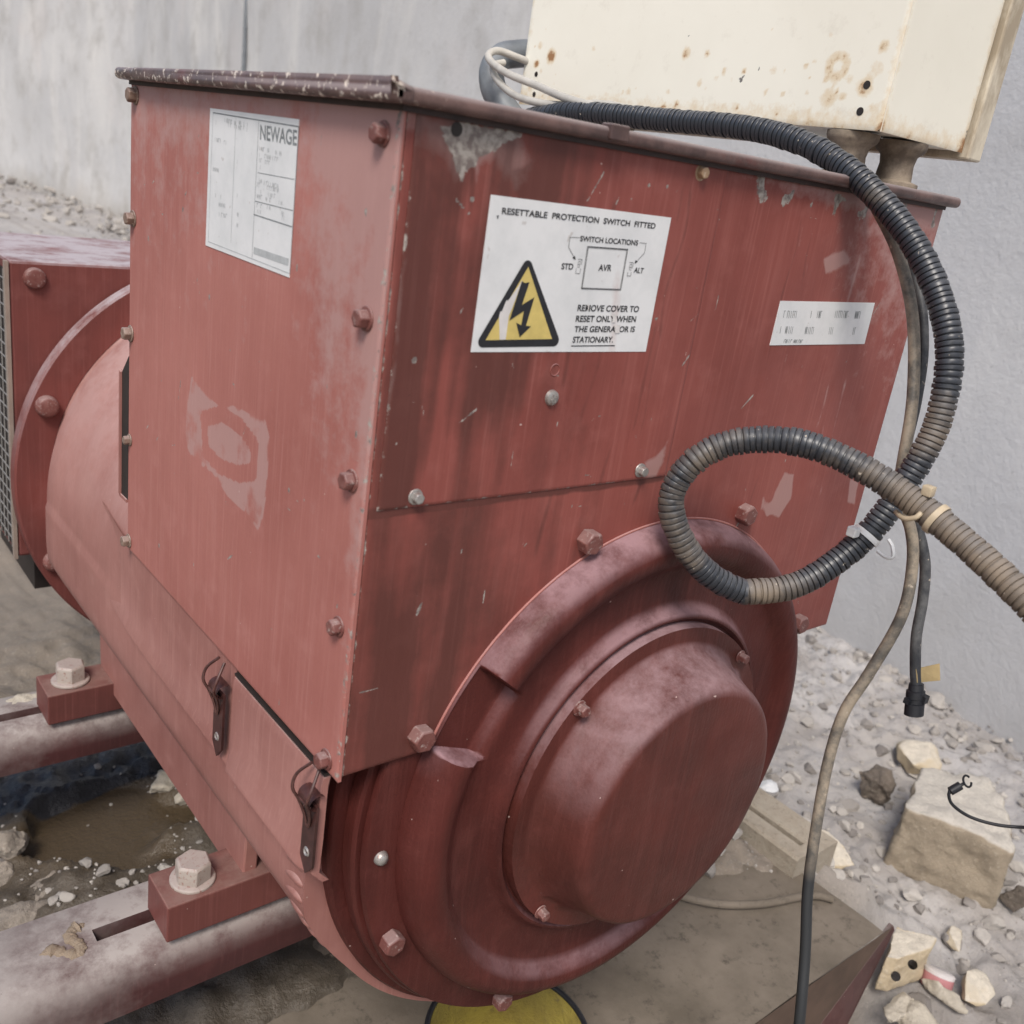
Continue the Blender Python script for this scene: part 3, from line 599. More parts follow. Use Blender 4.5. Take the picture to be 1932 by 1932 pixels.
for j in (0, m - 1):
    for i in range(len(st) - 1): fs.append((i*m+j, H+i*m+j, H+(i+1)*m+j, (i+1)*m+j))
mb.add(vs, fs); vent = mb.build('vent_cover', M['body'], alt, 40)
mb = MB(); mb.box((-.0006, .0125, -.3351), (.006, .1285, -.3335)); mb.build('cover_gap', M['dark'], vent)
mb = MB()
for k in range(7):
    a0 = 187.5 + k * 3.0; pts = []
    for q_ in np.linspace(0, 1, 10):
        an = math.radians(a0 + 2.2 * q_ ** 2); rb = body_r(an, .05) - .0027; pts.append((AX + rb * math.cos(an), .0355 + .027 * q_, AZ + rb * math.sin(an)))
    mb.tube(pts, np.array([.0030, .0040, .0044, .0044, .0042, .0040, .0036, .0030, .0020, .0006]), 10)
mb.build('louvre', M['body'], body, 60)
for yc in (.0165, .1405):
    pc = np.array([-.0035, yc, -.372]); mb = MB(); w = .0070
    mb.add([(-.0034, yc - w, -.352), (-.0034, yc + w, -.352), (-.0034, yc + w, -.392), (-.0034, yc, -.4005), (-.0034, yc - w, -.392),
            (-.0050, yc - w, -.352), (-.0050, yc + w, -.352), (-.0050, yc + w, -.392), (-.0050, yc, -.4005), (-.0050, yc - w, -.392)],
           [(0,1,2,3,4), (9,8,7,6,5), (0,5,6,1), (1,6,7,2), (2,7,8,3), (3,8,9,4), (4,9,5,0)])
    arc = [(-.0042 - .0052 * math.sin(a_), -.3525 + .0048 - .0048 * math.cos(a_) - .002) for a_ in np.linspace(0, math.pi * 1.25, 10)]
    for i in range(9):
        (x0, z0), (x1, z1) = arc[i], arc[i + 1]; mb.add([(x0, yc - w, z0), (x0, yc + w, z0), (x1, yc + w, z1), (x1, yc - w, z1)], [(0, 1, 2, 3)])
    la = mb.build('latch', M['latch'], alt, 40)
    mb = MB()
    for s_ in (-1, 1):
        mb.tube(spline([(-.004, yc + s_ * .004, -.3300), (-.010, yc + s_ * .0085, -.338), (-.0122, yc + s_ * .0082, -.346), (-.0090, yc + s_ * .0060, -.3535), (-.0065, yc + s_ * .003, -.362), (-.0060, yc + s_ * .001, -.368)], 26), .00095, 6)
    mb.tube([(-.009, yc - .006, -.3515), (-.009, yc + .006, -.3515)], .0011, 6); mb.build('wire_bail', M['brownwire'], la, 60)
    mb = MB(); mb.lathe([(.0014, 0), (.0022, .0008), (.0030, 0)], (-.0050, yc, -.3855), (-1, 0, 0), 16); mb.build('rivet', M['bolt_zinc'], la, 60)
# louvred bracket strip at far edge of the side panel
mb = MB(); mb.prism([(.3305, -.182), (.345, -.197), (.345, -.292), (.3305, -.292)], (0, 0, 0), (0, 1, 0), (0, 0, 1), (1, 0, 0), .03); mb.build('cable_slot', M['dark'], alt)
mb = MB(); mb.prism([(.345, -.197), (.3475, -.196), (.3475, -.2925), (.345, -.2925)], (-.0015, 0, 0), (0, 1, 0), (0, 0, 1), (1, 0, 0), .035); mb.prism([(.3312, -.2922), (.3475, -.2922), (.3475, -.2945), (.3312, -.2945)], (-.001, 0, 0), (0, 1, 0), (0, 0, 1), (1, 0, 0), .035); mb.build('slot_lip', M['body'], alt)

mb = MB(); m = 5; vs = []; st = [.131, .135, .2, .28, .33, .37, .41, .45, .48, .50]
def flank_sec(y):
    e = .014 * float(sstep(.30, .49, y)); return [(.002 + e, y, -.332), (.002 + e, y, -.394), (-.0008 + e, y, -.403), (-.0006 + e, y, -.405), (.010 + e, y, -.412)]
for y in st: vs += flank_sec(y)
mb.add(vs, [(i*m+j, (i+1)*m+j, (i+1)*m+j+1, i*m+j+1) for i in range(len(st)-1) for j in range(m-1)] + [tuple(range(m)), tuple((len(st)-1)*m+j for j in range(m))]); mb.build('flank_plate', M['body'], alt, 30)
# feet
mb = MB(); mb.tube([(.0500, y, -.5185) for y in np.linspace(.05, .605, 40)], .0026, 8); mb.build('weld_seam', M['side'], body, 60)
mb = MB(); mb.prism([(.2, -.505), (.56, -.505), (.565, -.52), (.56, -.5795), (.5, -.580), (.2035, -.580)], (.049, 0, 0), (0, 1, 0), (0, 0, 1), (1, 0, 0), .012); mb.build('foot_skirt', M['body'], alt, None, .0015); mb = MB(); mb.prism([(.2, -.505), (.56, -.505), (.56, -.5795), (.2035, -.580)], (.389, 0, 0), (0, 1, 0), (0, 0, 1), (1, 0, 0), .012); mb.build('foot_skirt', M['body'], alt, None, .0015)
for y0, y1 in ((.194, .236), (.518, .562)):
    mb = MB(); mb.box((-.0135, y0, -.598), (.46, y1, -.565)); pad = mb.build('foot_bar', M['pad'], alt, None, .0012)
    place_bolt(B_foot, (.0135, (y0 + y1) / 2, -.565), (0, 0, 1), pad, spin=.35)

# ---- labels on the alternator
def quad_plate(name, pts, N, th, mat, parent, att=None, rad=0.0):
    pts = [np.array(p) for p in pts]; N = np.array(N, float); n = 40; vs = []
    for i in range(n):
        for j in range(n):
            a_, b_ = i / (n - 1), j / (n - 1); vs.append(pts[0] * (1-a_) * (1-b_) + pts[1] * a_ * (1-b_) + pts[2] * a_ * b_ + pts[3] * (1-a_) * b_ + N * th)
    fs = [(i*n+j, (i+1)*n+j, (i+1)*n+j+1, i*n+j+1) for i in range(n-1) for j in range(n-1)]; mb = MB(); mb.add(vs, fs)
    if att: mb.att['stain'] = att(np.array(vs))
    k = mb.add(pts + [p + N * th for p in pts], [(0,1,5,4), (1,2,6,5), (2,3,7,6), (3,0,4,7)])
    if att: mb.att['stain'] = np.r_[mb.att['stain'], np.zeros(8)]
    me = bpy.data.meshes.new(name); me.from_pydata(mb.v, [], mb.f)
    if att: me.attributes.new('stain', 'FLOAT', 'POINT').data.foreach_set('value', mb.att['stain'].astype(np.float32))
    return finish(name, me, mat, parent, normals=False)
YL = -.0014
def c5(px, py, y=YL): return ony(867.9 + px * .21485, 349.0 + py * .21485, y)
x0, x1, z0, z1 = .0502, .1714, -.0302, -.1021
def st_w(P): q = c5(1370, 1000); return .8 * sstep(.006, .0, np.abs(P[:, 0] - q[0] + .15 * (P[:, 2] - q[2]))) * sstep(-.05, -.07, P[:, 2]) + .3 * sstep(.004, .0, np.minimum(P[:, 0] - x0, x1 - P[:, 0]))
wl_ = quad_plate('warning_label', [(x0, -.0010, z1), (x1, -.0010, z1), (x1, -.0010, z0), (x0, -.0010, z0)], (0, -1, 0), .0003, M['label'], alt, st_w); wl_['label'] = 'white warning label with yellow lightning triangle'
ink = MB(); NN = np.array([0, -1., 0]); E1 = NN * .00012
for txt, bl, brr, tl in (('RESETTABLE  PROTECTION  SWITCH  FITTED', (365,252), (1712,383), (372,197)), ('SWITCH LOCATIONS', (1052,492), (1560,530), (1058,445)), ('STD', (888,738), (990,742), (895,685)),
        ('AVR', (1212,752), (1325,755), (1222,697)), ('ALT', (1523,768), (1605,775), (1535,722)), ('REMOVE COVER TO', (1028,1105), (1565,1115), (1038,1050)),
        ('RESET ONLY WHEN', (1013,1200), (1540,1203), (1022,1145)), ('THE GENERATOR IS', (1000,1290), (1530,1290), (1010,1238)), ('STATIONARY.', (985,1383), (1340,1382), (995,1330))):
    text_into(ink, txt, c5(*bl), c5(*brr), c5(*tl), E1)
def L5(pts, w=.00023, closed=False): line_into(ink, [c5(*p) + E1 for p in pts], w, NN, closed)
L5([(978,1413), (1355,1410)], .0005); L5([(325,275), (335,270), (330,292)], .0005)
L5([(1120,540), (1472,565), (1410,922), (1065,910)], .0004, True); L5([(1128,549), (1463,573), (1404,914), (1073,902)], .0002, True)
L5([(1050,463), (965,458), (952,545), (1010,650)]); L5([(1578,507), (1635,513), (1618,598), (1535,688)])
for tri in (((1015,657), (985,640), (1008,622)), ((1532,692), (1540,660), (1560,672))): ink.add([c5(*p) + E1 for p in tri], [(0, 1, 2)])
L5([(1036,650), (1072,654), (1064,700)]); L5([(1020,735), (1013,776), (1050,779), (1058,735)]); L5([(1040,668), (1056,670), (1047,722), (1031,720)], .00018, True); L5([(1034,697), (1052,699)])
L5([(1487,679), (1521,683), (1513,730)]); L5([(1474,765), (1465,797), (1497,801), (1503,768)]); L5([(1492,695), (1508,697), (1500,748), (1484,746)], .00018, True); L5([(1487,722), (1505,724)])
ink.build('lettering', M['ink'], wl_)
def rounded(tri, rad, n=8):
    out = []
    m = len(tri)
    for i in range(m):
        p = np.array(tri[i]); a_ = np.array(tri[i-1]) - p; b_ = np.array(tri[(i+1) % m]) - p; a_ /= np.linalg.norm(a_); b_ /= np.linalg.norm(b_)
        bis = (a_ + b_) / np.linalg.norm(a_ + b_); cs = a_ @ b_; sh = math.sqrt((1 - cs) / 2); c_ = p + bis * rad / sh; t_ = math.sqrt((1 + cs) / 2) / sh * rad
        s0 = p + a_ * t_ - c_; s1 = p + b_ * t_ - c_; an0 = math.atan2(s0[1], s0[0]); an1 = math.atan2(s1[1], s1[0]); d = (an1 - an0 + math.pi) % (2 * math.pi) - math.pi
        out += [c_ + rad * np.array([math.cos(an0 + d * k / n), math.sin(an0 + d * k / n)]) for k in range(n + 1)]
    return out
def flat_poly(name, pts2, lift, mat, parent):
    mb = MB(); mb.add([np.array([p[0], YL - lift, p[1]]) for p in pts2], [tuple(range(len(pts2)))]); return mb.build(name, M[mat], parent)
c2 = lambda *p: c5(*p)[[0, 2]]
flat_poly('triangle_border', rounded([c2(602,612), c2(120,1428), c2(893,1416)], .0030), .0001, 'ink', wl_)
flat_poly('triangle_field', [c2(598,718), c2(222,1362), c2(806,1352)], .0002, 'yellow', wl_)
flat_poly('worn_streak', [c2(545,830), c2(515,880), c2(420,1015), c2(405,1010), c2(365,1110), c2(352,1108), c2(340,1150), c2(345,1358), c2(398,1357), c2(425,1150), c2(455,1080), c2(500,960)], .00028, 'labelworn', wl_)
flat_poly('lightning_symbol', [c2(540,842), c2(565,860), c2(607,852), c2(540,1052), c2(650,985), c2(575,1235), c2(620,1240), c2(520,1335), c2(490,1208), c2(533,1230), c2(558,1105), c2(430,1190)], .00036, 'ink', wl_)
mb = MB()
for pts in (((1122,1046), (1134,1048), (1128,1104), (1120,1095)), ((1340,1130), (1366,1140), (1360,1205), (1330,1208), (1338,1170)), ((1352,1226), (1402,1228), (1398,1298), (1355,1300), (1362,1260))):
    mb.add([c5(*p) + NN * .0003 for p in pts], [tuple(range(len(pts)))])
mb.build('scuff', M['labelworn'], wl_)

# rating plate on the side
XS = -.0004
def c4(px, py, x=XS): return onx(377.4 + px * .18547, 179.2 + py * .18556, x)
ny0, ny1, nz0, nz1 = .1976, .0897, -.0104, -.0851
rp = quad_plate('rating_plate', [(0, ny0, nz1), (0, ny1, nz1), (0, ny1, nz0), (0, ny0, nz0)], (-1, 0, 0), .0004, M['label'], alt, lambda P: .25 * sstep(.004, 0, np.minimum(ny0 - P[:, 1], P[:, 2] - nz1))); rp['label'] = 'white rating plate with faded print'
NX = np.array([-1., 0, 0]); E4 = NX * .00012; ink = MB(); text_into(ink, 'NEWAGE', c4(612,448), c4(985,513), c4(615,300), E4)
def L4(m_, pts, w=.0003, closed=False): line_into(m_, [c4(*p) + E4 for p in pts], w, NX, closed)
L4(ink, [(135,180), (1005,322)], .0006); L4(ink, [(600,262), (530,1665)], .0003); L4(ink, [(1005,322), (915,1815)], .0004); L4(ink, [(550,1215), (935,1340)], .0006); L4(ink, [(565,1080), (945,1175)], .0004); L4(ink, [(590,790), (960,858)], .0003); ink.build('print', M['fadeink'], rp)
gh = MB(); L4(gh, [(135,180), (85,1480)], .0003); L4(gh, [(368,215), (315,1500)], .0003); L4(gh, [(85,1490), (910,1815)], .0004)
def scrib(m_, cfun, bl, d, n, hgt, off, w, N):
    a_ = cfun(*bl); b_ = cfun(bl[0] + d[0], bl[1] + d[1]); up = cfun(bl[0] + hgt[0], bl[1] + hgt[1]) - a_
    for i in range(n):
        if random.random() < .18: continue
        p = a_ + (b_ - a_) * (i + .2) / n + off; q = a_ + (b_ - a_) * (i + .75) / n + off; k = random.random()
        if k < .4: line_into(m_, [p, p + up], w, N)
        elif k < .7: line_into(m_, [p, p + up, q + up], w, N)
        else: line_into(m_, [p, p + up, q, q + up], w, N)
for (bx, by, dx, nn) in ((205,262,130,6), (270,282,95,5), (395,300,100,6), (160,300,70,4), (285,322,210,10), (410,345,60,4), (150,470,90,5), (240,500,40,2), (130,770,75,4), (155,1040,70,4), (190,1130,80,4), (190,1230,90,4), (375,1040,20,1), (375,1230,20,1), (370,1340,20,1), (375,700,20,1),
                         (600,560,60,3), (685,580,160,8), (600,625,40,2), (655,640,165,8), (600,680,30,2), (660,700,70,4), (610,755,40,2), (600,890,30,2), (650,910,150,7), (580,930,30,2), (680,960,120,6), (575,990,60,3), (690,1030,100,5), (575,1045,60,3), (665,1075,60,3), (800,1110,60,3), (575,1140,60,3), (680,1160,40,2), (580,1200,50,3), (800,1210,70,3), (810,1260,80,4)):
    scrib(gh, c4, (bx, by), (dx, dx * .26), nn, (2, -38), E4, .00032, NX)
gh.build('faint_print', M['ghostink'], rp)
mb = MB(); mb.add([c4(*p) + E4 for p in ((550,1545), (905,1665), (897,1737), (545,1615))], [(0, 1, 2, 3)]); mb.build('grey_bar', M['ghostink'], rp)
# serial label at right of the end panel
def c6(px, py, y=-.0005): return ony((1520 + px * .13458) * .94336, (580 + py * .13458) * .94336, y)
sl_ = quad_plate('serial_label', [c6(140,820,0), c6(1545,800,0), c6(1700,190,0), c6(300,160,0)], (0, -1, 0), .0004, M['label'], alt, lambda P: .2 + 0 * P[:, 0]); sl_['label'] = 'small pale serial label with faded rows of print'
gh = MB(); E6 = NN * .00012
for (bx, by, dx, nn) in ((340,410,210,8), (720,410,190,8), (1080,410,220,9), (1400,420,160,7), (290,640,200,8), (660,650,140,6), (1015,655,70,3), (1350,660,60,3), (345,780,280,12)):
    scrib(gh, c6, (bx, by), (dx, dx * .02), nn, (18, -100 if by < 700 else -45), E6, .0004, NN)
gh.build('faint_print', M['fadeink'], sl_)

# ------------------------------------------------------------------ engine housing behind the alternator
hs = thing('engine_housing', (.225, .76, -.5), 'dark red box housing with mesh grille, bolted behind the round flange', 'engine housing')
mb = MB(); mb.box((-.0035, .6655, -.478), (.4535, .88, -.168)); mb.build('casing', M['house'], hs, None, .003)
place_bolt(bolt_mesh('bolt', 'bolt', .0205, .006, dome=True), (.019, .6655, -.184), (0, -1, 0), hs)
mb = MB(); mb.box((-.0050, .672, -.470), (-.0037, .872, -.178)); g_ = mb.build('grille_backing', M['dark'], hs)
mb = MB()
for z in np.arange(-.46, -.18, .013): mb.tube([(-.0062, .672, z), (-.0062, .872, z)], .0008, 5)
for y in np.arange(.676, .872, .016): mb.tube([(-.0062, y, -.470), (-.0062, y, -.178)], .0008, 5)
mb.build('mesh_grille', flat('mesh_grey', (.22, .21, .20), .5), hs)
mb = MB(); mb.box((-.0072, .6648, -.480), (-.0036, .6715, -.169)); mb.build('grille_frame', flat('frame_tan', (.30, .24, .20), .6), hs)
mb = MB(); mb.box((.02, .70, -.535), (.43, .86, -.4785)); mb.build('bell_underside', M['dark'], hs)

# ------------------------------------------------------------------ skid rails, pan, channel
def rail(name, y0, label, zb=-.648):
    o = thing(name, (.2, y0 + .04, -.66), label, 'skid rail', 'slotted cross rails under the alternator feet')
    prof = [(y0 + .078, zb), (y0 + .078, -.6015), (y0 + .0765, -.600)]; sa, sb = y0 + .046, y0 + .033
    fr = [(y0 + .024, -.600), (y0 + .016, -.6015), (y0 + .009, -.6055), (y0 + .004, -.612), (y0 + .0015, -.620), (y0, -.630), (y0 + .001, zb)]
    mb = MB()
    def ext(x0_, x1_, poly):
        n_ = len(poly); xs = [x0_, x1_]
        v = [(x, y, z) for x in xs for y, z in poly]; mb.add(v, [(j, j + 1, n_ + j + 1, n_ + j) for j in range(n_ - 1)])
    ext(-.42, -.055, prof + fr); ext(.05, .60, prof + fr); ext(-.055, .05, prof + [(sa, -.600), (sa, zb + .004)]); ext(-.055, .05, [(sb, zb + .004), (sb, -.600)] + fr)
    mb.add([(-.055, sa, -.600), (-.055, sb, -.600), (-.055, sb, zb + .004), (-.055, sa, zb + .004)], [(0, 1, 2, 3)])
    for x in (-.42, .60): mb.add([(x, y, z) for y, z in prof + fr], [tuple(range(len(prof + fr)))])
    mb.add([(x, y, zb) for x, y in ((-.42, y0 + .001), (.60, y0 + .001), (.60, y0 + .078), (-.42, y0 + .078))], [(0, 1, 2, 3)])
    mb.build('channel', M['rail'], o, 50)
    for x0_ in (-.41, .385):
        mb = MB(); mb.box((x0_, y0 + .012, -.80), (x0_ + .06, y0 + .066, zb - .0005)); mb.build('support_leg', M['rail'], o)
    mb = MB(); mb.add([(-.056, sa + .001, zb + .008), (.05, sa + .001, zb + .008), (.05, sb - .001, zb + .008), (-.056, sb - .001, zb + .008)], [(0, 1, 2, 3)]); mb.build('slot_floor', flat('slot_steel', (.22, .24, .27), .4), o); return o
rail('skid_rail', .190, 'dusty red slotted rail nearest the viewer, under the large hex bolt')
rail('skid_rail', .514, 'dusty red slotted rail farther back, below the flange', -.642)
mb = MB(); q = onz(130, 1780, -.5995)
for i in range(3): pass
P0 = spline([onz(72, 1806, -.601), onz(98, 1796, -.601), onz(126, 1800, -.601), onz(148, 1800, -.600), onz(150, 1782, -.600), onz(132, 1770, -.600), onz(138, 1754, -.600), onz(162, 1744, -.601)], 60)
r_ = .0034 + .0035 * np.abs(fbm(np.c_[np.arange(60) * .3, np.zeros(60), np.zeros(60)], 3, 3)); r_[:8] *= np.linspace(.1, 1, 8); r_[-8:] *= np.linspace(1, .1, 8)
mb.tube(P0, r_, 10); mb.v = [(p[0] + .0008 * float(vnoise(np.array([p]) * 400)[0]), p[1] + .0008 * float(vnoise(np.array([p]) * 400 + 9)[0]), -.6 + (p[2] + .6) * .55) for p in mb.v]; tag(mb.build('mud_clod', M['rail_mud'], None, 60), 'dried twist of mud stuck on near slotted rail', 'mud')

ZT = -.75
pan = thing('drip_pan', (.3, .1, ZT), 'dusty steel pan below the alternator with slanted red front end', 'drip pan')
mb = MB(); q0 = onz(1640, 1770, ZT); yb0 = onz(1540, 1850, ZT)[1]
nxp, nyp = 150, 50; xs = np.linspace(-.5, onz(1660, 1755, ZT)[0], nxp); yy_ = np.linspace(yb0, .30, nyp); vs = []
for x in xs:
    for y in yy_: vs.append((x, y, ZT + .0022 * float(fbm(np.array([[x * 9, y * 9, 0]]), 3, 6)[0])))
mb.add(vs, [(i*nyp+j, (i+1)*nyp+j, (i+1)*nyp+j+1, i*nyp+j+1) for i in range(nxp-1) for j in range(nyp-1)]); mb.build('pan_floor', M['pan'], pan, 180)
P1 = onz(1678, 1742, ZT); P2 = ony(1560, 1932, P1[1] - .0); yb = yb0 - .0008
tip = np.array([P1[0], yb, ZT + .001]); d_ = ony(1535, 1950, yb); low = np.array([d_[0], yb, d_[2]]); low = tip + (low - tip) * 1.25
mb = MB(); mb.add([(-.5, yb, ZT + .0025), tip, low, (-.5, yb, low[2])], [(0, 1, 2, 3)]); mb.build('front_plate', flat('pan_brown', (.115, .075, .055), .7, .2, 20), pan)
mb = MB(); dd = (low - tip) / np.linalg.norm(low - tip); wv = np.array([-dd[2], 0, dd[0]]); wv = wv if wv[0] > 0 else -wv
a_, b_ = tip + wv * .003, low + wv * .040
tip2 = tip + wv * .013; lw2 = low + wv * .082 + (0, -.012, 0); fz = np.array([0, .006, 0])
mb.add([tip, tip2, lw2, low, tip + fz, tip2 + fz, lw2 + fz, low + fz], [(0,1,2,3), (4,7,6,5), (0,4,5,1), (1,5,6,2), (2,6,7,3), (3,7,4,0)]); mb.build('slanted_flange', M['rail'], pan, None, .001)
ch = thing('slotted_channel', (.72, .25, -.8), 'pale slotted steel channel lying behind the bearing cover', 'steel channel')
ZC = -.722; s0 = onz(1412, 1519, ZC); s1 = onz(1514, 1592, ZC); dv = (s1 - s0) / np.linalg.norm(s1 - s0); pv = np.array([dv[1], -dv[0], 0]); pv = pv if pv[0] > 0 else -pv
def chp(s, w, z): q = s1 + dv * s + pv * w; return (q[0], q[1], z)
mb = MB()
for (w0, w1, e) in ((-.030, -.006, .015), (.006, .045, .02)):
    v = [chp(s, w, z) for s in (-.6, e) for w, z in ((w0, ZC - .05), (w0, ZC - .003), (w0 + .003, ZC), (w1, ZC), (w1, ZC - .05))]
    mb.add(v, [(j, j+1, 5+j+1, 5+j) for j in range(4)] + [(0,1,2,3,4), (9,8,7,6,5)])
mb.add([chp(s, w, ZC - .049) for s, w in ((-.6, -.006), (.001, -.006), (.001, .006), (-.6, .006))], [(0, 1, 2, 3)]); mb.add([chp(.001, -.006, ZC), chp(.001, .006, ZC), chp(.015, .006, ZC), chp(.015, -.006, ZC)], [(0,1,2,3)])
mb.build('channel', M['chan'], ch, 40)
mb = MB(); mb.tube(spline([onz(u, v, -.742) for u, v in ((1240,1672), (1290,1692), (1360,1706), (1440,1705), (1510,1692), (1545,1690), (1572,1697))], 40), .0045, 10); tag(mb.build('bent_pipe', M['cardtan'] if False else M['pan'], None, 60), 'thin dusty bent pipe lying across the pan edge', 'pipe')

# yellow tub under the alternator
tb = thing('tub', (.215, .045, ZT), 'yellow plastic tub with black rim, half hidden below the alternator', 'tub')
tc = np.array([.215, .045]); mb = MB(); mb.lathe([(.056, 0), (.066, .065), (.067, .066), (.0655, .064), (.0555, .003), (0, .003)], (*tc, ZT + .003), (0, 0, 1), 72); mb.build('bowl', M['tub'], tb, 40)
mb = MB(); a = np.linspace(0, 2*math.pi, 97); mb.tube([(tc[0] + .0675 * math.cos(k), tc[1] + .0675 * math.sin(k), ZT + .069) for k in a], .0024, 8, cap=False); mb.build('rim', M['ink'], tb, 60)

# ------------------------------------------------------------------ control cabinet on rubber mounts
cb = thing('control_cabinet', (.42, .2, .038), 'cream sheet steel cabinet with rust spots, standing above the alternator lid', 'cabinet')
CXs, CY0, CZ0 = .366, .0125, .0380
spots = [(1040,105,.010,1.),(1012,120,.006,.9),(1020,85,.006,.6),(1295,100,.007,.8),(1120,92,.004,.5),(1580,125,.0055,.62),(1562,185,.010,.75),(1590,182,.005,.7),(1632,165,.010,.9),(1640,145,.006,.6),(1668,88,.006,.8),(1655,130,.008,.5),(1460,133,.004,.5),(1000,165,.006,.6),(1520,215,.006,.5),(1365,205,.007,.5),(1240,195,.005,.5),(1380,150,.003,.4),(1650,205,.006,.5),(1458,60,.003,.3),(1030,55,.003,.3)]
def att_cab(UV, P):
    g = np.random.default_rng(5); spots_ = spots + [(g.uniform(1010, 1650), 40 + 190 * math.sqrt(g.random()), g.uniform(.0015, .0048), g.uniform(.5, .95)) for _ in range(60)]
    r = np.zeros(len(P)); Q = P[:, [1, 2]]
    for u, v, rad, s in spots_:
        c = onx(u, v, CXs)[[1, 2]]; d = np.hypot(*(Q - c).T)
        if u == 1580: d = np.abs(d - .0065)
        r = np.maximum(r, s * sstep(rad, rad * .25, d) * (1 if u != 1580 else 1.2))
    r = np.maximum(r, .62 * sstep(.020, .0, P[:, 2] - CZ0) + .45 * sstep(.007, 0, P[:, 1] - CY0) + .35 * sstep(.012, 0, .386 - P[:, 1])); st = np.zeros(len(P))
    for u, v, rad in ((1398,150,.0035), (1405,143,.002), (1432,130,.0025), (1300,68,.002)): c = onx(u, v, CXs)[[1, 2]]; st = np.maximum(st, .75 * sstep(rad, rad * .4, np.hypot(*(Q - c).T)))
    return dict(rust=np.clip(r, 0, 1), stain=st)
casing = sheet('casing_side', (CXs, .386, CZ0), (0, -1, 0), (0, 0, 1), (-1, 0, 0), .386 - CY0, .42, .002, .0015, M['cabinet'], cb, att_cab)
def att_cf(UV, P):
    r = .6 * sstep(.02, 0, P[:, 2] - CZ0) + .45 * sstep(.007, 0, P[:, 0] - CXs) + .5 * sstep(.464, .476, P[:, 0]); return dict(rust=r, stain=.5 * sstep(.463, .475, P[:, 0]) * sstep(.0, .5, fbm(np.c_[P[:, 0] * 30, P[:, 2] * 30, P[:, 0] * 0], 3, 2)))
sheet('casing_front', (CXs + .0006, CY0 - .0002, CZ0), (1, 0, 0), (0, 0, 1), (0, -1, 0), .476 - CXs, .42, .002, .0015, M['cabinet'], cb, att_cf)
mb = MB(); mb.box((CXs + .002, CY0 + .0016, CZ0 + .001), (.476, .3855, CZ0 + .4195)); mb.build('casing_shell', M['cabinet'], cb)
mb = MB(); mb.box((.4795, CY0 - .004, CZ0 - .004), (.4985, .389, CZ0 + .423)); mb.build('door', M['door'], cb, None, .0015)
mb = MB(); mb.box((.4762, CY0 + .003, CZ0 + .004), (.4794, .383, CZ0 + .416)); mb.build('door_seal', M['dark'], cb)
for u, v in ((1635, 160), (1622, 210)): q = onx(u, v, CXs - .0006); mb = MB(); mb.lathe([(0, 0), (.0026, 0)], (CXs - .0003, q[1], q[2]), (-1, 0, 0), 20); mb.build('bolt_hole', M['dark'], cb)
for u, v in ((1012, 140), (1008, 178)): q = onx(u, v, CXs); mb = MB(); mb.lathe([(0, 0), (.0022, 0)], (CXs - .0003, min(q[1], .380), q[2]), (-1, 0, 0), 20); mb.build('bolt_hole', M['dark'], cb)
def mount(x, y, r=.0175):
    zb = .0079; h = CZ0 - zb - .0005; mb = MB()
    mb.lathe([(0, 0), (r, 0), (r, .003), (r * .72, .0045), (r * .66, h * .5), (r * .72, h - .009), (r * .95, h - .0055), (r, h - .003), (r, h), (0, h)], (x, y, zb), (0, 0, 1), 48); mb.build('rubber_mount', M['mount'], cb, 40)
mount(.383, .042); mount(.425, .030); mount(.383, .35); mount(.46, .35)

# ------------------------------------------------------------------ hose and cables
HP = [(1000,222,.80,.1),(1090,212,.745,.05),(1250,226,.69,.05),(1400,240,.64,.1),(1500,264,.612,.1),(1580,305,.592,.25),(1650,366,.576,.2),(1715,445,.566,.1),(1760,530,.560,.1),(1787,620,.556,.05),(1790,700,.556,.1),(1770,795,.560,.6),(1740,860,.563,.35),(1715,900,.566,.0),(1675,962,.570,0),(1620,1025,.574,0),(1540,1085,.575,.15),(1480,1110,.575,.65),(1420,1116,.574,.8),(1395,1114,.574,.05),(1340,1085,.571,.05),(1295,1035,.566,.55),(1268,970,.561,.35),(1272,920,.558,.4),(1310,870,.553,.45),(1370,838,.549,.35),(1450,829,.543,.12),(1530,841,.535,.3),(1620,880,.526,.3),(1710,936,.515,.55),(1800,1007,.500,.7),(1880,1078,.486,.85),(1960,1158,.472,.9),(2050,1262,.462,.9),(2120,1400,.46,.9),(2190,1560,.52,.9),(2250,1720,.60,.9),(2300,1850,.70,.9),(2340,1930,.80,.9),(2390,1980,.88,.9),(2430,2085,1.035,.9)]
C0 = spline([(*ond(u, v, d), k) for u, v, d, k in HP], 2200); pitch = .0035; Ltot = float(np.linalg.norm(np.diff(C0[:, :3], axis=0), axis=1).sum()); NR = int(Ltot / pitch)
ph = np.array([0, .08, .66, .74, .79, .93]); rd = np.array([.985, 1.0, 1.0, .98, .84, .84]) * .0078
tt = ((np.arange(NR) + .10 * rng.standard_normal(NR).clip(-1, 1))[:, None] + ph[None]).ravel().clip(0, NR) / NR; tt = np.maximum.accumulate(tt); rr = (rd[None] * (1 + .022 * rng.standard_normal(NR))[:, None]).ravel(); q = np.linspace(0, 1, len(C0)); Hc = np.stack([np.interp(tt, q, C0[:, k]) for k in range(4)], 1)
mb = MB(); mb.tube(Hc[:, :3], rr, 26); mb.att['dust'] = np.repeat(Hc[:, 3] * .85, 26)
me = bpy.data.meshes.new('corrugated_hose'); me.from_pydata(mb.v, [], mb.f); me.attributes.new('dust', 'FLOAT', 'POINT').data.foreach_set('value', mb.att['dust'].astype(np.float32))
tag(finish('corrugated_hose', me, M['hose'], None, 27, normals=False), 'black corrugated cable conduit looping over the lid and in front of the end panel', 'conduit')
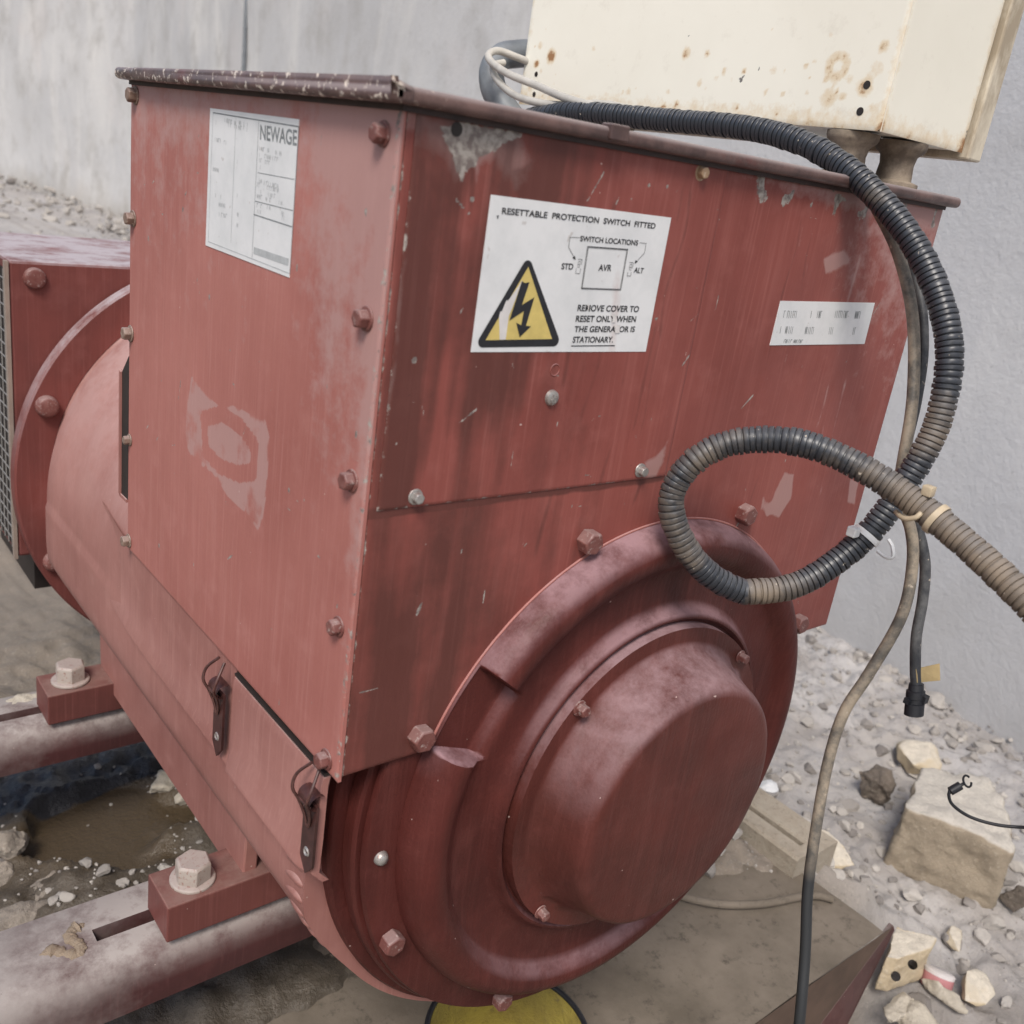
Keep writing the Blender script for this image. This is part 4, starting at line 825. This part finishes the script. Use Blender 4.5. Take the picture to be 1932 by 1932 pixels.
def hose_at(u, v, lo=0, hi=1):
    P = C0[int(lo*2199):int(hi*2199), :3]; c_ = (P - CC) @ CR.T; uv = np.stack([966 + CF * c_[:, 0] / c_[:, 2], 966 + CF * c_[:, 1] / c_[:, 2]], 1)
    i = int(np.argmin(np.hypot(*(uv - (u, v)).T))); i = min(max(i, 2), len(P) - 3); T = P[i+2] - P[i-2]; return P[i], T / np.linalg.norm(T)
def ring(P, T, r, w, th):
    mb = MB(); mb.lathe([(r, -w/2), (r + th, -w/2), (r + th, w/2), (r, w/2), (r, -w/2)], P, T, 32); return mb
def frame_of(T): A = np.cross(T, [0, 0, 1.]); A /= np.linalg.norm(A); return A, np.cross(T, A)
P, T = hose_at(1640, 1015, .2, .5); o = thing('cable_tie', P, 'white plastic cable tie on lower loop of the black conduit', 'cable tie')
ring(P, T, .0079, .0034, .0009).build('strap', M['tie_white'], o, 40)
h_ = ond(1610, 1003, .565); mb = MB(); mb.box(h_ - .003, h_ + .003); mb.build('lock_head', M['tie_white'], o, None, .0008)
mb = MB(); mb.tube(spline([ond(1655, 1040, .566), ond(1672, 1052, .562), ond(1685, 1050, .560), ond(1683, 1030, .560), ond(1676, 1018, .562)], 24), .0011, 6); mb.build('tail', M['tie_white'], o, 60)
P, T = hose_at(1750, 965, .45, 1); o = thing('cable_tie', P, 'cream cable tie binding the conduit where its strands cross', 'cable tie')
ring(P, T, .0079, .0034, .001).build('strap', M['tie_cream'], o, 40)
mb = MB(); mb.tube(spline([ond(1690, 965, .522), ond(1705, 978, .512), ond(1730, 975, .505), ond(1746, 955, .505)], 20), .0016, 6); h_ = ond(1752, 926, .505); mb.box(h_ - .0028, h_ + .0028); mb.build('lock_head', M['tie_cream'], o, 50, .0006)

def cable(name, pts, r, mat, label, cat='cable', n=160, **k):
    q = spline([ond(*p) for p in pts], n); mb = MB(); mb.tube(q, r, 12); return tag(mb.build(name, M[mat], None, 60), label, cat)
cable('thin_cable', [(1618,330,.60),(1655,395,.592),(1695,480,.588),(1722,600,.586),(1722,750,.586),(1702,880,.588),(1692,940,.590),(1716,990,.592),(1722,1060,.594),(1702,1160,.598),(1640,1270,.606),(1592,1345,.612),(1562,1440,.618),(1540,1560,.622),(1524,1680,.624),(1519,1800,.624),(1508,1932,.622),(1490,2100,.63),(1470,2350,.66)], .0036, 'cable_tan', 'long dusty tan cable hanging past the bearing cover to the ground')
bc = thing('connector_cable', ond(1740, 900, .6), 'short black cable ending in a black plug, hanging by the wall', 'cable')
mb = MB(); mb.tube(spline([ond(*p) for p in [(1640,350,.602),(1690,430,.598),(1732,545,.594),(1742,650,.592),(1730,750,.592),(1708,850,.594),(1704,925,.597),(1728,985,.600),(1745,1060,.602),(1741,1130,.604),(1729,1200,.606),(1727,1262,.608),(1729,1300,.608)]], 140), .0034, 12); mb.build('sheath', M['cable_black'], bc, 60)
mb = MB(); a_, b_ = ond(1729, 1290, .608), ond(1724, 1348, .609); D_ = b_ - a_; L_ = np.linalg.norm(D_)
mb.lathe([(0, 0), (.0045, 0), (.0048, .004), (.0058, .0045), (.0058, .009), (.0050, .0095), (.0050, .012), (.0060, .0125), (.0060, L_), (.0045, L_), (.0045, L_ - .004), (0, L_ - .004)], a_, D_, 20); h_ = ond(1742, 1318, .606); mb.box(h_ - .0025, h_ + .0025); h_ = ond(1712, 1322, .606); mb.box(h_ - .0018, h_ + .0018); mb.build('plug', M['ink'], bc, 35)
mb = MB(); t4 = [ond(1742, 1254, .612), ond(1774, 1253, .612), ond(1774, 1284, .612), ond(1745, 1286, .612)]; t4[0] = ond(1728, 1262, .6045); t4[3] = ond(1730, 1288, .6045); t4[1] = ond(1773, 1252, .618); nb = np.array(CR[2]) * .0008; mb.add(t4 + [p + nb for p in t4], [(0,1,2,3), (7,6,5,4), (0,4,5,1), (1,5,6,2), (2,6,7,3), (3,7,4,0)]); mb.build('paper_tag', M['cardtan'], bc)
# pale cables behind the lid
def pcable(pts, r, mat, label, name='pale_cable'): return cable(name, pts, r, mat, label)
pcable([(1010,122,.87),(975,108,.86),(940,96,.85),(922,103,.84),(928,118,.83),(960,140,.81),(1010,160,.79),(1060,182,.76),(1110,198,.735),(1170,212,.715),(1230,222,.705)], .0032, 'cable_pale', 'pale cable making the upper bend beside the cream cabinet')
pcable([(950,118,.85),(930,125,.84),(938,150,.83),(965,176,.81),(1000,190,.79),(1050,198,.77),(1100,196,.755),(1150,198,.74),(1200,210,.728),(1240,222,.72)], .0030, 'cable_pale', 'pale cable making the lower bend beside the cream cabinet')
pcable([(1010,100,.90),(975,102,.89),(945,108,.885),(928,135,.88),(932,170,.88),(950,200,.88),(975,235,.88)], .012, 'conduit_grey', 'thick grey conduit bending down beside the cream cabinet', 'grey_conduit')
rw = thing('ring_terminal_wire', ond(1932, 1560, .60), 'thin black wire with a crimped ring end, in front of the big stone', 'wire')
mb = MB(); mb.tube(spline([ond(*p) for p in [(2120,1400,.46),(2125,1480,.50),(2060,1545,.55),(1990,1562,.58),(1932,1561,.60),(1880,1556,.605),(1830,1541,.61),(1797,1518,.61),(1790,1497,.61),(1797,1486,.61)]], 90), .00105, 8); mb.build('lead', M['ink'], rw, 60)
mb = MB(); mb.tube([ond(1793, 1493, .61), ond(1812, 1482, .61)], .0028, 10); mb.build('crimp_sleeve', M['ink'], rw, 60)
mb = MB(); c_ = ond(1825, 1474, .61); A = CR[0]; B = CR[1] * .85 - CR[2] * .5; B /= np.linalg.norm(B); mb.tube([c_ + .0032 * (math.cos(a_) * A * .75 + math.sin(a_) * B * 1.15) for a_ in np.linspace(.2, 5.6, 24)], .0007, 6); mb.tube([ond(1812, 1482, .61), ond(1819, 1478, .61)], .0010, 6); mb.build('ring', M['ink'], rw, 60)

# ------------------------------------------------------------------ stones and litter
def stone(name, pts, mat, label, cat='stone', amp=.004, cuts=5, seed=0, freq=30, group=None, parent=None, smooth=.35):
    bm = bmesh.new()
    for p in pts: bm.verts.new(p)
    r = bmesh.ops.convex_hull(bm, input=bm.verts); bmesh.ops.delete(bm, geom=[g for g in bm.verts if not g.link_faces], context='VERTS')
    bmesh.ops.triangulate(bm, faces=bm.faces)
    L_ = np.ptp(np.array([v.co for v in bm.verts]), axis=0).max()
    for k in range(cuts): 
        es = [e for e in bm.edges if e.calc_length() > L_ * .05]
        if not es or len(bm.verts) > 9000: break
        bmesh.ops.subdivide_edges(bm, edges=es, cuts=1); bmesh.ops.triangulate(bm, faces=bm.faces)
    for k in range(3): bmesh.ops.smooth_vert(bm, verts=bm.verts, factor=smooth, use_axis_x=True, use_axis_y=True, use_axis_z=True)
    bm.normal_update(); V = np.array([v.co for v in bm.verts]); N = np.array([v.normal for v in bm.verts])
    d = fbm(V * freq, 5, seed, .55) * amp + np.abs(fbm(V * freq * .45, 3, seed + 9)) * amp * -1.1
    for v, q in zip(bm.verts, V + N * d[:, None]): v.co = q
    me = bpy.data.meshes.new(name); bm.to_mesh(me); bm.free(); o = finish(name, me, mat, parent, 60)
    if parent is None: tag(o, label, cat, group)
    return o
def lump(c, s, seed, n=26, rot=0.):
    g = np.random.default_rng(seed); p = g.normal(size=(n, 3)); p /= np.linalg.norm(p, axis=1)[:, None]; p *= g.uniform(.72, 1.05, (n, 1)); p = p * np.array(s); ca, sa = math.cos(rot), math.sin(rot)
    p = np.c_[p[:, 0] * ca - p[:, 1] * sa, p[:, 0] * sa + p[:, 1] * ca, p[:, 2]]; return (p + np.array(c)).tolist()
def upz(P, v):   # height on the upright through P that appears on row v of the reference
    P = np.array(P, float); e = np.array([0, 0, 1.]); a_ = (P - CC) @ CR[1] * CF - (v - 966) * ((P - CC) @ CR[2]); b_ = e @ CR[1] * CF - (v - 966) * (e @ CR[2]); return P + e * (-a_ / b_)
ZG = -.852
f1, f2 = onz(1664, 1640, ZG), onz(1874, 1728, ZG); f3 = onz(1905, 1650, ZG); t1, t2 = upz(f1, 1520), upz(f2, 1612); zt_ = max(t1[2], t2[2]); t3 = onz(1912, 1545, zt_ - .01); b1 = onz(1742, 1440, zt_ - .01); b2 = onz(1870, 1462, zt_ - .006)
b1g, b2g = b1.copy(), b2.copy(); b1g[2] = b2g[2] = ZG
stone('rubble_block', [f1, f2, t1, t2, t3, (t3[0], t3[1], ZG), b1, b2, b1g, b2g, (t1 + t2) / 2 + (0, 0, .006)], M['rock_tan'], 'large squarish tan stone with dusty grey top, right of the hanging cable', 'stone', .0042, 6, 3, 42, smooth=.5)
def at(u, v, z=ZG): return onz(u, v, z)
def pxs(n, u, v, dep): return n * dep / CF
c_ = at(1660, 1478, -.83); stone('dark_stone', lump(c_, (.042, .038, .034), 5), M['rock_dark'], 'rough dark rounded stone left of the large tan stone', 'stone', .006, 6, 7, 60)
c_ = at(1735, 1428, -.835); stone('pale_stone', lump(c_, (.058, .044, .026), 8), M['rock_cream'], 'pale cream stone half behind the large tan stone', 'stone', .003, 5, 9, 30)
c_ = at(1560, 1560, -.80); stone('cream_brick', lump(at(1552, 1600, -.76), (.030, .045, .024), 31), M['rock_cream'], 'cream brick chip beside the slotted channel and cable', 'stone', .003, 5, 12, 30)
# brick piece with two holes
h1 = at(1655, 1868, -.85); pts = [(1650,1868),(1672,1872),(1735,1850),(1745,1830)]; base = [onz(u, v, -.85) for u, v in pts]; top = [upz(base[0], 1790), upz(base[1], 1768), upz(base[2], 1755), upz(base[3], 1748)]
top = [np.array([p[0], p[1], min(p[2], -.80)]) for p in top]
ob = stone('holed_brick', base + [p for p in top] + [onz(1690, 1742, -.795), onz(1720, 1765, -.80)], M['rock_cream'], 'cream brick fragment with two round holes beside the slanted red flange', 'brick', .002, 5, 15, 40, smooth=.25)
cut = MB()
for u, v in ((1690, 1842), (1722, 1820)):
    d_ = ray(u, v); d_ /= np.linalg.norm(d_); p = onz(u, v, -.835); cut.tube([p - d_ * .05, p + d_ * .022], .0055, 16)
co = cut.build('cutter', None); md = ob.modifiers.new('b', 'BOOLEAN'); md.object = co; md.operation = 'DIFFERENCE'; md.solver = 'EXACT'
dg = bpy.context.evaluated_depsgraph_get(); nm_ = bpy.data.meshes.new_from_object(ob.evaluated_get(dg))
if len(nm_.vertices) > 100: ob.modifiers.clear(); ob.data = nm_
ob.modifiers.clear(); bpy.data.objects.remove(co)
c_ = at(1838, 1862, -.835); stone('cream_chunk', lump(c_, (.026, .022, .022), 12, 14), M['rock_cream'], 'angular cream stone just right of the pink cap', 'stone', .002, 5, 21, 30, smooth=.2)
c_ = at(1800, 1770, -.845); stone('flat_shard', lump(c_, (.030, .016, .008), 14, 16, .6), M['rock_cream'], 'flat tan shard lying behind the pink cap', 'stone', .002, 5, 22, 30)
pc_ = thing('bottle_cap', at(1772, 1838), 'pink plastic cap with whitish top between two cream stones', 'cap'); c_ = at(1772, 1838, -.838); mb = MB()
mb.lathe([(0, -.017), (.017, -.017), (.0175, -.015), (.0175, .0)], c_, (.42, .18, .88), 40); mb.build('skirt', M['pink'], pc_, 50); mb = MB(); mb.lathe([(.0176, -.0005), (.0178, .003), (.016, .0045), (0, .0048)], c_, (.42, .18, .88), 40); mb.build('top', M['capwhite'], pc_, 50)
c_ = at(1450, 1487, -.765); stone('paper_scrap', lump(c_, (.022, .018, .008), 44, 18), M['paper'], 'crumpled white paper scrap behind the bearing cover', 'paper', .002, 5, 33, 40)
for nm, u, v, z, s, mt, lb, sd in (
    ('slab_stone', 1700, 1900, -.845, (.040, .014, .010), 'rock_pale', 'flat pale slab below the holed brick fragment', 50),
    ('grey_shard', 1735, 1925, -.848, (.032, .024, .014), 'rock_pale', 'pale grey shard at the bottom edge of the picture', 51),
    ('leaning_shard', 1785, 1880, -.84, (.012, .034, .012), 'rock_pale', 'narrow shard leaning under the angular cream stone', 52),
    ('brown_stone', 1925, 1700, -.83, (.018, .024, .022), 'rock_dark', 'brown stone cut off by the right edge of the picture', 53),
    ('chip_stone', 1632, 1640, -.848, (.009, .007, .006), 'rock_cream', 'small cream chip left of the large tan stone', 54),
    ('mud_stone', 15, 1598, -.735, (.024, .026, .022), 'rock_grey', 'grey lumpy stone at the left edge beside the puddle', 55),
    ('mud_clump', 0, 1650, -.745, (.018, .018, .016), 'rock_grey', 'smaller grey clump under the lumpy left stone', 56),
    ('pale_lump', 318, 1476, -.745, (.024, .018, .015), 'rock_pale', 'pale lump of mortar lying beyond the puddle', 57),
    ('mortar_crumb', 350, 1500, -.748, (.014, .012, .010), 'rock_pale', 'crumb of pale mortar against the foot skirt', 58),
    ('clay_heap', 95, 1700, -.750, (.050, .035, .020), 'rock_grey', 'heap of dried clay between puddle and near rail', 59),
    ('clay_ridge', 40, 1745, -.752, (.045, .028, .020), 'rock_grey', 'ridge of dried clay at the left edge by the near rail', 60),
    ('timber_chip', 45, 1322, -.603, (.030, .010, .006), 'rock_pale', 'pale splinter of stone resting on the far rail', 61),
    ('lone_pebble', 58, 1190, -.845, (.010, .012, .010), 'rock_dark', 'small dark pebble alone on bare ground left of the flange', 62)):
    stone(nm, lump(onz(u, v, z), s, sd), M[mt], lb, 'stone' if 'clay' not in nm else 'clay', .25 * min(s), 6, sd, .9 / min(s) * .9 if 'clay' in nm else .6 / min(s))
# uncountable gravel and the rubble along the wall foot
def scatter(name, n, fn, smin, smax, seed, lab=None):
    g = np.random.default_rng(seed); bm = bmesh.new(); bmesh.ops.create_icosphere(bm, subdivisions=1, radius=1); bv = np.array([v.co for v in bm.verts]); bf = np.array([[v.index for v in f.verts] for f in bm.faces]); bm.free()
    V = []; Fc = []; T = []; k = 0
    bm = bmesh.new(); bmesh.ops.create_icosphere(bm, subdivisions=3, radius=1); rv = np.array([v.co for v in bm.verts]); rf = np.array([[v.index for v in f.verts] for f in bm.faces]); bm.free(); var = []
    for k_ in range(7):
        nn = g.normal(size=(9, 3)); nn /= np.linalg.norm(nn, axis=1)[:, None]; dd = g.uniform(.45, .85, 9); q = rv.copy()
        for n_, d_ in zip(nn, dd): e = q @ n_ - d_; q = q - np.clip(e, 0, None)[:, None] * n_ * .96
        var.append(q * (1 + .10 * fbm(rv * 2.2 + k_ * 9, 4, 70 + k_))[:, None])
    k = 0
    for i in range(n):
        x, y, z = fn(g); s = smin * (smax / smin) ** (g.random() ** 3.4)
        big = s > .0045; B_, F_ = (var[g.integers(7)], rf) if big else (bv, bf)
        p = (B_ * 1.15 if big else B_ * g.uniform(.65, 1.2, (len(B_), 1))) * s * g.uniform(.6, 1.2, 3) * (1, 1, .7); a_ = g.random() * 6.3; ca, sa = math.cos(a_), math.sin(a_)
        p = np.c_[p[:, 0]*ca - p[:, 1]*sa, p[:, 0]*sa + p[:, 1]*ca, p[:, 2]] + (x, y, z + s * .25); V.append(p); Fc.append(F_ + k); k += len(B_); T.append(np.full(len(B_), np.clip(g.normal(.5, .28), 0, 1)))
    me = bpy.data.meshes.new(name); me.from_pydata(np.vstack(V).tolist(), [], np.vstack(Fc).tolist()); me.attributes.new('tone', 'FLOAT', 'POINT').data.foreach_set('value', np.concatenate(T).astype(np.float32))
    o = finish(name, me, M['pebble'], None, None, normals=False); return tag(o, kind='stuff')
def f_right(g):
    while True:
        x, y = g.uniform(.55, 1.75), g.uniform(-.25, .9)
        if x < .74 and y < .135 - .54 * (x - .535) + .03: continue
        if (x - 1.52) > .124 * (y - .604) + .03: continue
        return x, y, float(ground_h(np.array([x]), np.array([y]))[0])
def f_left(g):
    while True:
        x, y = g.uniform(-.2, .35), g.uniform(.28, .8)
        if max(puddle(np.array([x]), np.array([y]))[0], tarred(np.array([x]), np.array([y]))[0]) > .3 and g.random() > .07: continue
        return x, y, float(ground_h(np.array([x]), np.array([y]))[0])
scatter('gravel', 4200, f_right, .0012, .015, 3)
scatter('gravel', 1500, f_left, .0016, .009, 4)
def f_foot(g):
    s = g.uniform(7.5, 26); w = abs(g.normal(0, .5)) * (.5 + s / 16); q = wxy(s, .02 - w); return q[0], q[1], -.85 + max(0, .06 - .1 * w)
scatter('wall_foot_rubble', 2600, f_foot, .006, .045, 5)
def f_near(g):
    s = g.uniform(2.5, 8); w = abs(g.normal(0, .07)); q = wxy(s, -w); return q[0], q[1], -.858 + max(0, .012 - .2 * w)
scatter('wall_foot_rubble', 1500, f_near, .003, .020, 6)
